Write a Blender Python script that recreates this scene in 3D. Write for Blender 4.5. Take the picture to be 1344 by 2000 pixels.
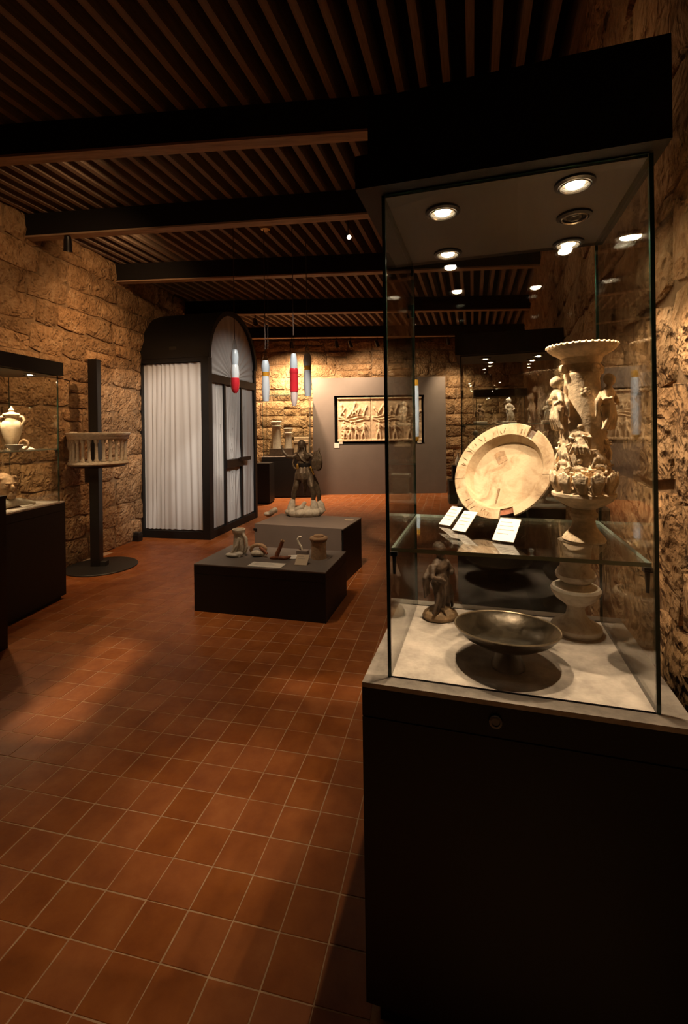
import bpy, bmesh, math, random
from math import sin, cos, pi, radians, atan, tan, sqrt
from mathutils import Vector, Matrix, Euler, Quaternion

for o in list(bpy.data.objects):
    bpy.data.objects.remove(o, do_unlink=True)
SC = bpy.context.scene
COL = SC.collection

# ------------------------------------------------------------------ camera
EYE = 1.55
F, CX, CY, ROLL = 910.0, 672.0, 839.0, atan(0.0137)
cam_data = bpy.data.cameras.new('camera')
cam_data.sensor_fit = 'VERTICAL'
cam_data.sensor_height = 36.0
cam_data.lens = F / 2000.0 * 36.0
cam_data.shift_y = (CY - 1000.0) / 2000.0
cam_data.clip_start = 0.02
cam = bpy.data.objects.new('camera', cam_data)
COL.objects.link(cam)
cam.matrix_world = Matrix.Translation((0, 0, EYE)) @ Matrix.Rotation(pi / 2, 4, 'X') @ Matrix.Rotation(-ROLL, 4, 'Z')
SC.camera = cam

# ------------------------------------------------------------------ world, exposure
w = bpy.data.worlds.new('world'); SC.world = w
w.use_nodes = True
w.node_tree.nodes['Background'].inputs[0].default_value = (1.0, 0.75, 0.5, 1)
w.node_tree.nodes['Background'].inputs[1].default_value = 0.004
SC.view_settings.view_transform = 'Standard'
SC.view_settings.look = 'None'
SC.view_settings.gamma = 1.0
SC.view_settings.use_curve_mapping = False
SC.view_settings.exposure = 0.0
cy = SC.cycles
cy.max_bounces = 8; cy.diffuse_bounces = 4; cy.glossy_bounces = 5
cy.transmission_bounces = 6; cy.transparent_max_bounces = 40
cy.sample_clamp_indirect = 8.0
cy.caustics_reflective = False; cy.caustics_refractive = False

WARM = (1.0, 0.73, 0.48)
AMBER = (1.0, 0.60, 0.30)
SOFT = (1.0, 0.90, 0.79)

# ------------------------------------------------------------------ pixels to places
def ray(px, py):
    x, y = (px - CX) / F, (CY - py) / F
    return Vector((x * cos(ROLL) + y * sin(ROLL), 1.0, -x * sin(ROLL) + y * cos(ROLL)))
def onz(px, py, z):
    r = ray(px, py); t = (z - EYE) / r.z
    return Vector((r.x * t, t, z))
def aty(px, py, y):
    r = ray(px, py)
    return Vector((r.x * y, y, EYE + r.z * y))
def pix(p):
    X, Z = p[0] / p[1], (p[2] - EYE) / p[1]
    x = X * cos(ROLL) - Z * sin(ROLL); y = X * sin(ROLL) + Z * cos(ROLL)
    return CX + x * F, CY - y * F

# ------------------------------------------------------------------ materials
MATS = {}
def new_mat(name):
    m = bpy.data.materials.new(name); m.use_nodes = True
    nt = m.node_tree
    b = nt.nodes['Principled BSDF']
    MATS[name] = m
    return m, nt, b
def L(nt, a, b): nt.links.new(a, b)
def node(nt, t, **kw):
    n = nt.nodes.new(t)
    for k, v in kw.items():
        if k.startswith('i_'):
            key = k[2:]
            n.inputs[int(key) if key.isdigit() else key.replace('_', ' ')].default_value = v
        else: setattr(n, k, v)
    return n
def c4(c): return (c[0], c[1], c[2], 1)
def ramp(nt, fac, stops):
    r = nt.nodes.new('ShaderNodeValToRGB')
    e = r.color_ramp.elements
    while len(e) < len(stops): e.new(0.5)
    for i, (p, c) in enumerate(stops):
        e[i].position = p; e[i].color = c4(c)
    L(nt, fac, r.inputs[0])
    return r.outputs[0]
def simple(name, col, rough=0.5, metal=0.0, spec=0.5, noise=0.0, nscale=20.0, bump=0.0, bscale=60.0, emit=None, estr=0.0, trans=0.0, coords='pos', coat=0.0):
    m, nt, b = new_mat(name)
    b.inputs['Base Color'].default_value = c4(col)
    b.inputs['Roughness'].default_value = rough
    b.inputs['Metallic'].default_value = metal
    b.inputs['Specular IOR Level'].default_value = spec
    b.inputs['Transmission Weight'].default_value = trans
    b.inputs['Coat Weight'].default_value = coat
    if emit:
        b.inputs['Emission Color'].default_value = c4(emit)
        b.inputs['Emission Strength'].default_value = estr
    pos = node(nt, 'ShaderNodeTexCoord').outputs['Object'] if coords == 'obj' else node(nt, 'ShaderNodeNewGeometry').outputs['Position']
    if noise > 0:
        n = node(nt, 'ShaderNodeTexNoise', i_Scale=nscale, i_Detail=6.0, i_Roughness=0.65)
        L(nt, pos, n.inputs['Vector'])
        lo = tuple(max(0, c * (1 - noise)) for c in col); hi = tuple(min(1, c * (1 + noise)) for c in col)
        L(nt, ramp(nt, n.outputs['Fac'], [(0.3, lo), (0.7, hi)]), b.inputs['Base Color'])
    if bump > 0:
        n2 = node(nt, 'ShaderNodeTexNoise', i_Scale=bscale, i_Detail=5.0)
        L(nt, pos, n2.inputs['Vector'])
        bp = node(nt, 'ShaderNodeBump', i_Strength=bump, i_Distance=0.01)
        L(nt, n2.outputs['Fac'], bp.inputs['Height'])
        L(nt, bp.outputs[0], b.inputs['Normal'])
    return m

def stone_mat(name, dark, mid, light, scale=1.0, bump=0.9):
    m, nt, b = new_mat(name)
    g = node(nt, 'ShaderNodeNewGeometry').outputs['Position']
    oi = node(nt, 'ShaderNodeObjectInfo')
    n1 = node(nt, 'ShaderNodeTexNoise', i_Scale=4.5 * scale, i_Detail=7.0, i_Roughness=0.62, i_Distortion=0.9)
    L(nt, g, n1.inputs['Vector'])
    n2 = node(nt, 'ShaderNodeTexNoise', i_Scale=26.0 * scale, i_Detail=4.0, i_Roughness=0.6)
    L(nt, g, n2.inputs['Vector'])
    mixn = node(nt, 'ShaderNodeMath', operation='MULTIPLY_ADD', i_1=0.35)
    L(nt, n2.outputs['Fac'], mixn.inputs[0]); 
    ad = node(nt, 'ShaderNodeMath', operation='MULTIPLY', i_1=0.65)
    L(nt, n1.outputs['Fac'], ad.inputs[0]); L(nt, ad.outputs[0], mixn.inputs[2])
    colr = ramp(nt, mixn.outputs[0], [(0.30, dark), (0.48, mid), (0.68, light)])
    hs = node(nt, 'ShaderNodeHueSaturation')
    L(nt, colr, hs.inputs['Color'])
    mr = node(nt, 'ShaderNodeMapRange', i_3=0.78, i_4=1.18)
    L(nt, oi.outputs['Random'], mr.inputs[0]); L(nt, mr.outputs[0], hs.inputs['Value'])
    L(nt, hs.outputs[0], b.inputs['Base Color'])
    b.inputs['Roughness'].default_value = 0.88
    b.inputs['Specular IOR Level'].default_value = 0.2
    # chisel swirls, pits
    wv = node(nt, 'ShaderNodeTexNoise', i_Scale=9.0 * scale, i_Detail=3.0, i_Roughness=0.5, i_Distortion=0.9)
    L(nt, g, wv.inputs['Vector'])
    vo = node(nt, 'ShaderNodeTexVoronoi', i_Scale=22.0 * scale, i_Randomness=1.0)
    L(nt, g, vo.inputs['Vector'])
    pit = node(nt, 'ShaderNodeMapRange', i_1=0.0, i_2=0.42, i_3=0.0, i_4=1.0)
    L(nt, vo.outputs['Distance'], pit.inputs[0])
    a1 = node(nt, 'ShaderNodeMath', operation='MULTIPLY_ADD', i_1=0.35)
    L(nt, pit.outputs[0], a1.inputs[0])
    a2 = node(nt, 'ShaderNodeMath', operation='MULTIPLY', i_1=1.5)
    L(nt, wv.outputs['Fac'], a2.inputs[0]); L(nt, a2.outputs[0], a1.inputs[2])
    a3 = node(nt, 'ShaderNodeMath', operation='MULTIPLY_ADD', i_1=0.5)
    L(nt, n2.outputs['Fac'], a3.inputs[0]); L(nt, a1.outputs[0], a3.inputs[2])
    bp = node(nt, 'ShaderNodeBump', i_Strength=bump, i_Distance=0.05)
    L(nt, a3.outputs[0], bp.inputs['Height']); L(nt, bp.outputs[0], b.inputs['Normal'])
    return m
stone_mat('ashlar', (0.15, 0.078, 0.034), (0.36, 0.205, 0.095), (0.52, 0.34, 0.185))
simple('mortar', (0.26, 0.165, 0.09), 0.95, spec=0.1, noise=0.3, nscale=12, bump=0.6, bscale=40)

def tile_mat(name, island):
    m, nt, b = new_mat(name)
    geo = node(nt, 'ShaderNodeNewGeometry')
    rnd = geo.outputs['Random Per Island'] if island else node(nt, 'ShaderNodeObjectInfo').outputs['Random']
    n1 = node(nt, 'ShaderNodeTexNoise', i_Scale=7.0, i_Detail=6.0, i_Roughness=0.6)
    L(nt, geo.outputs['Position'], n1.inputs['Vector'])
    colr = ramp(nt, n1.outputs['Fac'], [(0.3, (0.23, 0.066, 0.018)), (0.55, (0.31, 0.098, 0.028)), (0.75, (0.37, 0.128, 0.040))])
    hs = node(nt, 'ShaderNodeHueSaturation')
    mr = node(nt, 'ShaderNodeMapRange', i_3=0.90, i_4=1.06)
    L(nt, rnd, mr.inputs[0]); L(nt, mr.outputs[0], hs.inputs['Value'])
    ms = node(nt, 'ShaderNodeMapRange', i_3=1.05, i_4=1.0)
    L(nt, rnd, ms.inputs[0]); L(nt, ms.outputs[0], hs.inputs['Saturation'])
    L(nt, colr, hs.inputs['Color']); L(nt, hs.outputs[0], b.inputs['Base Color'])
    n2 = node(nt, 'ShaderNodeTexNoise', i_Scale=30.0, i_Detail=4.0)
    L(nt, geo.outputs['Position'], n2.inputs['Vector'])
    rr = node(nt, 'ShaderNodeMapRange', i_3=0.36, i_4=0.60)
    L(nt, n2.outputs['Fac'], rr.inputs[0]); L(nt, rr.outputs[0], b.inputs['Roughness'])
    b.inputs['Specular IOR Level'].default_value = 0.32
    bp = node(nt, 'ShaderNodeBump', i_Strength=0.12, i_Distance=0.01)
    L(nt, n2.outputs['Fac'], bp.inputs['Height']); L(nt, bp.outputs[0], b.inputs['Normal'])
tile_mat('terracotta', False); tile_mat('terracotta_far', True)
simple('grout', (0.46, 0.29, 0.17), 0.9, spec=0.2, noise=0.25, nscale=30)

def wood(name, col, rough=0.6, stretch=(1, 1, 1)):
    m, nt, b = new_mat(name)
    tc = node(nt, 'ShaderNodeTexCoord')
    mp = node(nt, 'ShaderNodeMapping'); mp.inputs['Scale'].default_value = stretch
    L(nt, tc.outputs['Object'], mp.inputs[0])
    n = node(nt, 'ShaderNodeTexNoise', i_Scale=6.0, i_Detail=7.0, i_Roughness=0.6, i_Distortion=0.6)
    L(nt, mp.outputs[0], n.inputs['Vector'])
    lo = tuple(c * 0.65 for c in col); hi = tuple(min(1, c * 1.3) for c in col)
    L(nt, ramp(nt, n.outputs['Fac'], [(0.3, lo), (0.7, hi)]), b.inputs['Base Color'])
    b.inputs['Roughness'].default_value = rough
    b.inputs['Specular IOR Level'].default_value = 0.25
wood('joist_wood', (0.27, 0.19, 0.13), 0.75, (8, 0.6, 8))
wood('lath_wood', (0.40, 0.26, 0.155), 0.6, (0.5, 8, 8))
wood('dark_wood', (0.022, 0.012, 0.007), 0.45, (1, 1, 0.3))
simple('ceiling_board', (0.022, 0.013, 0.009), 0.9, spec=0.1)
simple('beam_black', (0.014, 0.011, 0.009), 0.75, spec=0.2)
simple('black_lacquer', (0.010, 0.0085, 0.0075), 0.5, spec=0.35, bump=0.08, bscale=350)
simple('black_metal', (0.014, 0.012, 0.011), 0.35, spec=0.5)
simple('iron', (0.045, 0.04, 0.036), 0.5, metal=0.6)
simple('soffit', (0.075, 0.06, 0.048), 0.45, spec=0.3)
simple('lock_steel', (0.14, 0.13, 0.12), 0.4, metal=0.8)
simple('chrome', (0.5, 0.47, 0.43), 0.25, metal=1.0)
simple('deck', (0.47, 0.405, 0.35), 0.75, spec=0.2, noise=0.38, nscale=11, bump=0.2, bscale=70)
simple('panel_grey', (0.17, 0.135, 0.112), 0.6, spec=0.25, noise=0.06, nscale=3)
simple('plinth_top', (0.15, 0.125, 0.11), 0.55, spec=0.3, noise=0.06, nscale=5)
simple('plinth_grey', (0.21, 0.165, 0.14), 0.6, spec=0.25, noise=0.06, nscale=5)
simple('recess_black', (0.012, 0.010, 0.009), 0.8, spec=0.1)
simple('paper', (0.78, 0.74, 0.66), 0.7, spec=0.2)
simple('paper_tan', (0.62, 0.5, 0.36), 0.7, spec=0.2)
simple('print_grey', (0.36, 0.33, 0.29), 0.8, spec=0.1)
simple('plaster', (0.40, 0.37, 0.32), 0.9)
simple('bulb', (1, 0.9, 0.75), 0.5, emit=(1.0, 0.80, 0.52), estr=140.0)
simple('bulb_dim', (1, 0.9, 0.75), 0.5, emit=(1.0, 0.76, 0.46), estr=12.0)
simple('bulb_off', (0.02, 0.018, 0.015), 0.2, spec=0.6)
simple('edge_green', (0.012, 0.045, 0.034), 0.12, spec=0.7)
simple('shelf_edge', (0.48, 0.60, 0.52), 0.15, spec=0.7)  # pale tint stands in for light carried out through the glass edge
simple('bronze_statue', (0.15, 0.108, 0.068), 0.42, metal=0.45, noise=0.5, nscale=40, bump=0.5, bscale=90)
simple('bronze_dish', (0.060, 0.044, 0.027), 0.30, metal=0.55, noise=0.45, nscale=22, bump=0.1, bscale=60)
simple('bronze_rim', (0.30, 0.23, 0.15), 0.35, metal=0.6, noise=0.3, nscale=40)  # paler metal paints in the line of light along the rim
simple('gilt', (0.55, 0.30, 0.06), 0.4, metal=0.7, noise=0.3)
simple('fragment_dark', (0.10, 0.062, 0.038), 0.6, noise=0.5, nscale=30, bump=0.5, bscale=60)
simple('terracotta_red', (0.26, 0.085, 0.035), 0.6, noise=0.4, nscale=40, bump=0.3)
simple('ochre_clay', (0.46, 0.29, 0.16), 0.8, noise=0.3, nscale=40, bump=0.3)
simple('pale_stone', (0.62, 0.54, 0.42), 0.8, noise=0.25, nscale=25, bump=0.5, bscale=50)
simple('vase_clay', (0.76, 0.60, 0.41), 0.8, spec=0.2, noise=0.3, nscale=35, bump=0.35, bscale=70)
simple('vase_dark', (0.30, 0.19, 0.10), 0.62, noise=0.45, nscale=35, bump=0.35, bscale=70)
simple('white_glaze', (0.60, 0.54, 0.46), 0.4, noise=0.12, nscale=30)
simple('relief_stone', (0.56, 0.40, 0.24), 0.85, noise=0.3, nscale=14, bump=0.5, bscale=45)
simple('cord', (0.07, 0.045, 0.03), 0.7)
simple('brass', (0.45, 0.26, 0.08), 0.4, metal=0.9)
simple('white_glass', (0.80, 0.86, 0.90), 0.25, spec=0.6)
simple('blue_glass', (0.62, 0.72, 0.80), 0.2, spec=0.7)
simple('red_glass', (0.72, 0.03, 0.045), 0.25, spec=0.6)
simple('amber_glass', (0.70, 0.32, 0.03), 0.25, spec=0.6)
simple('pink_glass', (0.72, 0.62, 0.62), 0.25, spec=0.6)

def marble(name, base, vein, dirt, scale=1.0):
    m, nt, b = new_mat(name)
    tc = node(nt, 'ShaderNodeTexCoord').outputs['Object']
    n1 = node(nt, 'ShaderNodeTexNoise', i_Scale=9.0 * scale, i_Detail=8.0, i_Roughness=0.65, i_Distortion=0.8)
    L(nt, tc, n1.inputs['Vector'])
    colr = ramp(nt, n1.outputs['Fac'], [(0.28, dirt), (0.42, vein), (0.55, base), (0.8, base)])
    L(nt, colr, b.inputs['Base Color'])
    b.inputs['Roughness'].default_value = 0.6
    b.inputs['Specular IOR Level'].default_value = 0.3
    n2 = node(nt, 'ShaderNodeTexNoise', i_Scale=70.0 * scale, i_Detail=4.0)
    L(nt, tc, n2.inputs['Vector'])
    bp = node(nt, 'ShaderNodeBump', i_Strength=0.25, i_Distance=0.004)
    L(nt, n2.outputs['Fac'], bp.inputs['Height']); L(nt, bp.outputs[0], b.inputs['Normal'])
marble('dish_ceramic', (0.50, 0.385, 0.25), (0.38, 0.27, 0.16), (0.16, 0.095, 0.05), 1.5)
marble('cream_ceramic', (0.76, 0.64, 0.46), (0.66, 0.53, 0.36), (0.40, 0.28, 0.17), 1.5)
marble('white_marble', (0.80, 0.72, 0.60), (0.64, 0.54, 0.42), (0.22, 0.15, 0.09), 1.6)

def cloth(name, col, tr):
    m, nt, b = new_mat(name)
    b.inputs['Base Color'].default_value = c4(col)
    b.inputs['Roughness'].default_value = 0.9
    b.inputs['Specular IOR Level'].default_value = 0.1
    t = node(nt, 'ShaderNodeBsdfTranslucent'); t.inputs[0].default_value = c4(col)
    mx = node(nt, 'ShaderNodeMixShader', i_0=tr)
    L(nt, b.outputs[0], mx.inputs[1]); L(nt, t.outputs[0], mx.inputs[2])
    L(nt, mx.outputs[0], nt.nodes['Material Output'].inputs[0])
cloth('curtain', (0.66, 0.64, 0.61), 0.2)

def glass(name, tint, r0=0.05, boost=1.0):
    m, nt, b = new_mat(name)
    nt.nodes.remove(b)
    lw = node(nt, 'ShaderNodeLayerWeight', i_Blend=0.5)
    pw = node(nt, 'ShaderNodeMath', operation='POWER', i_1=5.0)
    L(nt, lw.outputs['Facing'], pw.inputs[0])
    ma = node(nt, 'ShaderNodeMath', operation='MULTIPLY_ADD', i_1=(1 - r0) * boost, i_2=r0)
    L(nt, pw.outputs[0], ma.inputs[0])
    t = node(nt, 'ShaderNodeBsdfTransparent'); t.inputs[0].default_value = c4(tint)
    g = node(nt, 'ShaderNodeBsdfGlossy'); g.inputs['Roughness'].default_value = 0.0
    g.inputs[0].default_value = (1, 1, 1, 1)
    mx = node(nt, 'ShaderNodeMixShader')
    L(nt, ma.outputs[0], mx.inputs[0]); L(nt, t.outputs[0], mx.inputs[1]); L(nt, g.outputs[0], mx.inputs[2])
    L(nt, mx.outputs[0], nt.nodes['Material Output'].inputs[0])
glass('pane_glass', (0.965, 0.975, 0.965), 0.045)
glass('clear_glass', (0.86, 0.88, 0.88), 0.08)
glass('acrylic', (0.93, 0.93, 0.92), 0.05)

# ------------------------------------------------------------------ building helpers
class B:
    def __init__(s): s.v = []; s.f = []; s.m = []
    def add(s, vs, fs, mi=0):
        n = len(s.v); s.v += [tuple(v) for v in vs]
        s.f += [tuple(i + n for i in f) for f in fs]; s.m += [mi] * len(fs)
    def box(s, x0, x1, y0, y1, z0, z1, mi=0, sides=None):
        vs = [(x0, y0, z0), (x1, y0, z0), (x1, y1, z0), (x0, y1, z0), (x0, y0, z1), (x1, y0, z1), (x1, y1, z1), (x0, y1, z1)]
        fs = [(0, 3, 2, 1), (4, 5, 6, 7), (0, 1, 5, 4), (1, 2, 6, 5), (2, 3, 7, 6), (3, 0, 4, 7)]
        n = len(s.v); s.v += vs
        for k, f in enumerate(fs):
            s.f.append(tuple(i + n for i in f)); s.m.append(sides[k] if sides else mi)
        return s
    def cbox(s, x0, x1, y0, y1, z0, z1, c, mi=0):
        """box with chamfered vertical edges and top"""
        def ringr(d, z): return [(x0 + d + c, y0 + d, z), (x1 - d - c, y0 + d, z), (x1 - d, y0 + d + c, z), (x1 - d, y1 - d - c, z), (x1 - d - c, y1 - d, z), (x0 + d + c, y1 - d, z), (x0 + d, y1 - d - c, z), (x0 + d, y0 + d + c, z)]
        vs = ringr(0, z0) + ringr(0, z1 - c) + ringr(c, z1)
        fs = [tuple(range(7, -1, -1)), tuple(range(16, 24))]
        for r in range(2):
            for i in range(8):
                j = (i + 1) % 8; fs.append((r * 8 + i, r * 8 + j, r * 8 + 8 + j, r * 8 + 8 + i))
        s.add(vs, fs, mi); return s
    def lathe(s, prof, seg=32, mi=0, c=(0, 0, 0), a0=0.0, a1=2 * pi, wob=None):
        full = abs(a1 - a0 - 2 * pi) < 1e-6
        n = seg if full else seg + 1
        vs = []; 
        for (r, z) in prof:
            for k in range(n):
                a = a0 + (a1 - a0) * k / seg
                rr = r * (wob(a, z) if wob else 1.0)
                vs.append((c[0] + rr * cos(a), c[1] + rr * sin(a), c[2] + z))
        fs = []
        m = len(prof)
        for i in range(m - 1):
            for k in range(seg):
                k2 = (k + 1) % n if full else k + 1
                fs.append((i * n + k, i * n + k2, (i + 1) * n + k2, (i + 1) * n + k))
        if full:
            if prof[0][0] > 1e-6 and prof[0] != prof[-1]: fs.append(tuple(range(n - 1, -1, -1)))
            if prof[-1][0] > 1e-6 and prof[0] != prof[-1]: fs.append(tuple((m - 1) * n + k for k in range(n)))
        elif prof[0] == prof[-1]:
            fs.append(tuple(i * n for i in range(m - 1))); fs.append(tuple(i * n + n - 1 for i in range(m - 2, -1, -1)))
        s.add(vs, fs, mi); return s
    def tube(s, pts, rad, seg=8, mi=0):
        pts = [Vector(p) for p in pts]
        rads = rad if isinstance(rad, (list, tuple)) else [rad] * len(pts)
        vs = []; up = None
        for i, p in enumerate(pts):
            d = (pts[min(i + 1, len(pts) - 1)] - pts[max(i - 1, 0)]).normalized()
            if up is None:
                up = d.orthogonal().normalized()
            up = (up - d * up.dot(d)).normalized()
            sd = d.cross(up)
            for k in range(seg):
                a = 2 * pi * k / seg
                vs.append(p + (up * cos(a) + sd * sin(a)) * rads[i])
        fs = [tuple(range(seg - 1, -1, -1)), tuple((len(pts) - 1) * seg + k for k in range(seg))]
        for i in range(len(pts) - 1):
            for k in range(seg):
                k2 = (k + 1) % seg
                fs.append((i * seg + k, i * seg + k2, (i + 1) * seg + k2, (i + 1) * seg + k))
        s.add(vs, fs, mi); return s
    def ell(s, c, r, rot=None, seg=12, rings=8, mi=0):
        R = Euler(rot).to_matrix() if rot else Matrix.Identity(3)
        c = Vector(c); vs = [c + R @ Vector((0, 0, -r[2]))]
        for i in range(1, rings):
            t = -pi / 2 + pi * i / rings
            for k in range(seg):
                a = 2 * pi * k / seg
                vs.append(c + R @ Vector((r[0] * cos(t) * cos(a), r[1] * cos(t) * sin(a), r[2] * sin(t))))
        vs.append(c + R @ Vector((0, 0, r[2])))
        fs = []
        for k in range(seg):
            k2 = (k + 1) % seg
            fs.append((0, 1 + k2, 1 + k))
            for i in range(rings - 2):
                fs.append((1 + i * seg + k, 1 + i * seg + k2, 1 + (i + 1) * seg + k2, 1 + (i + 1) * seg + k))
            fs.append((1 + (rings - 2) * seg + k, 1 + (rings - 2) * seg + k2, len(vs) - 1))
        s.add(vs, fs, mi); return s
    def prism(s, poly, y0, y1, mi=0):
        """poly in x,z extruded along y"""
        n = len(poly)
        vs = [(x, y0, z) for x, z in poly] + [(x, y1, z) for x, z in poly]
        fs = [tuple(range(n)), tuple(range(2 * n - 1, n - 1, -1))]
        for i in range(n):
            j = (i + 1) % n; fs.append((i, i + n, j + n, j))
        s.add(vs, fs, mi); return s
    def xf(s, M):
        s.v = [tuple(M @ Vector(v)) for v in s.v]; return s
    def mesh(s, name, mats, smooth=False, recalc=True):
        me = bpy.data.meshes.new(name)
        me.from_pydata(s.v, [], s.f)
        for m in (mats if isinstance(mats, (list, tuple)) else [mats]): me.materials.append(MATS[m])
        me.polygons.foreach_set('material_index', s.m)
        if recalc:
            bm = bmesh.new(); bm.from_mesh(me)
            bmesh.ops.recalc_face_normals(bm, faces=bm.faces); bm.to_mesh(me); bm.free()
        if smooth:
            me.polygons.foreach_set('use_smooth', [True] * len(me.polygons))
            try: me.set_sharp_from_angle(angle=radians(smooth if smooth > 1 else 40))
            except Exception: pass
        me.update(); return me
    def build(s, name, mats, parent=None, smooth=False, loc=None, rot=None):
        return link(name, s.mesh(name, mats, smooth), parent, loc, rot)
def link(name, me, parent=None, loc=None, rot=None, scale=None):
    o = bpy.data.objects.new(name, me); COL.objects.link(o)
    if parent: o.parent = parent
    if loc is not None: o.location = loc
    if rot is not None: o.rotation_euler = rot
    if scale is not None: o.scale = scale
    return o
def organic(b, voxel, mat, smooth=2, name='organic'):
    """union of closed shapes into one continuous skin"""
    o = b.build('work_shape', mat)
    md = o.modifiers.new('r', 'REMESH'); md.mode = 'VOXEL'; md.voxel_size = voxel; md.use_smooth_shade = True
    if smooth:
        sm = o.modifiers.new('s', 'SMOOTH'); sm.iterations = smooth; sm.factor = 0.5
    dg = bpy.context.evaluated_depsgraph_get()
    me = bpy.data.meshes.new_from_object(o.evaluated_get(dg))
    me.name = name
    old = o.data
    bpy.data.objects.remove(o); bpy.data.meshes.remove(old)
    if not me.materials: me.materials.append(MATS[mat])
    me.polygons.foreach_set('use_smooth', [True] * len(me.polygons))
    return me
def tag(o, label, cat, group=None, kind=None):
    if label: o['label'] = label
    if cat: o['category'] = cat
    if group: o['group'] = group
    if kind: o['kind'] = kind
    return o
def thing(name, label, cat, loc=(0, 0, 0), rz=0.0, group=None):
    e = bpy.data.objects.new(name, None); COL.objects.link(e)
    e.empty_display_size = 0.1
    e.location = loc; e.rotation_euler = (0, 0, rz)
    return tag(e, label, cat, group)
def spot_light(parent, loc, target_dir, watts, angle, blend, col, radius=0.02, name='light_source'):
    ld = bpy.data.lights.new(name, 'SPOT')
    ld.energy = watts; ld.spot_size = radians(angle); ld.spot_blend = blend; ld.color = col; ld.shadow_soft_size = radius
    o = bpy.data.objects.new(name, ld); COL.objects.link(o)
    o.parent = parent; o.location = loc
    o.rotation_euler = Vector(target_dir).to_track_quat('-Z', 'Y').to_euler()
    return o
def yawrot(a): return -radians(a)          # clockwise seen from above

# ================================================================== THE ROOM
CEIL = 4.09
def left_x(y): return -4.09 + 0.158 * y
def right_x(y): return 1.465 + 0.344 * (y - 2.79)
BACK_Y = 11.45

# ---- floor: slab with grout, tiles on top
TA = radians(12.9)
ta, tb = Vector((cos(TA), -sin(TA), 0)), Vector((sin(TA), cos(TA), 0))
PA, PB = 0.156, 0.1545
T0 = onz(514.6, 1509, 0); T0.z = 0
b = B(); b.box(-6, 6.5, -3, 12.6, -0.12, -0.0014)
floor = tag(b.build('floor', 'grout'), None, None, kind='structure')
rng = random.Random(5)
cells = []
for i in range(-40, 60):
    for j in range(-40, 90):
        c = T0 + ta * (PA * (i + 0.5)) + tb * (PB * (j + 0.5))
        if c.y < 0.45 or c.y > BACK_Y - 0.05 or c.x < left_x(c.y) + 0.05 or c.x > right_x(c.y) - 0.05: continue
        x, y = pix(c)
        if -900 < x < 1800: cells.append((c.length + (0 if -70 < x < 1400 and y < 2070 else 100), i, j, c, x, y))
cells.sort(key=lambda t: t[0])
def tile_mesh(seed):
    r = random.Random(seed)
    hx, hy, ch = PA / 2 - 0.0021, PB / 2 - 0.0021, 0.0012
    q = [(-hx, -hy), (hx, -hy), (hx, hy), (-hx, hy)]
    q = [(x + r.uniform(-.001, .001), y + r.uniform(-.001, .001)) for x, y in q]
    bb = B()
    vs = [(x, y, -0.012) for x, y in q] + [(x, y, -ch) for x, y in q] + [(x - ch * (1 if x > 0 else -1), y - ch * (1 if y > 0 else -1), 0) for x, y in q]
    bb.add(vs, [(8, 9, 10, 11)] + [(k, (k + 1) % 4, 4 + (k + 1) % 4, 4 + k) for k in range(4)] + [(4 + k, 4 + (k + 1) % 4, 8 + (k + 1) % 4, 8 + k) for k in range(4)])
    return bb
tile_variants = [tile_mesh(s).mesh('tile', 'terracotta', recalc=False) for s in range(6)]
def under_case(c):
    # the footprint of the big display case: no tile of it shows
    return c.x > 0.14 and c.y < 1.55
near, far_b, count = [], B(), 0
for (d, i, j, c, x, y) in cells:
    tilt = (rng.uniform(-.003, .003), rng.uniform(-.003, .003))
    if under_case(c): continue
    if count < 300:
        o = link('tile', tile_variants[rng.randrange(6)], floor, (c.x, c.y, rng.uniform(-.0006, .0006)), (tilt[0], tilt[1], -TA))
        count += 1
    else:
        tm = tile_mesh(rng.randrange(6))
        M = Matrix.Translation((c.x, c.y, rng.uniform(-.0006, .0006))) @ Euler((tilt[0], tilt[1], -TA)).to_matrix().to_4x4()
        far_b.add([M @ Vector(v) for v in tm.v], tm.f)
far_tiles = link('tile_field', far_b.mesh('tile_field', 'terracotta_far', recalc=False), floor)
far_tiles['kind'] = 'stuff'

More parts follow.
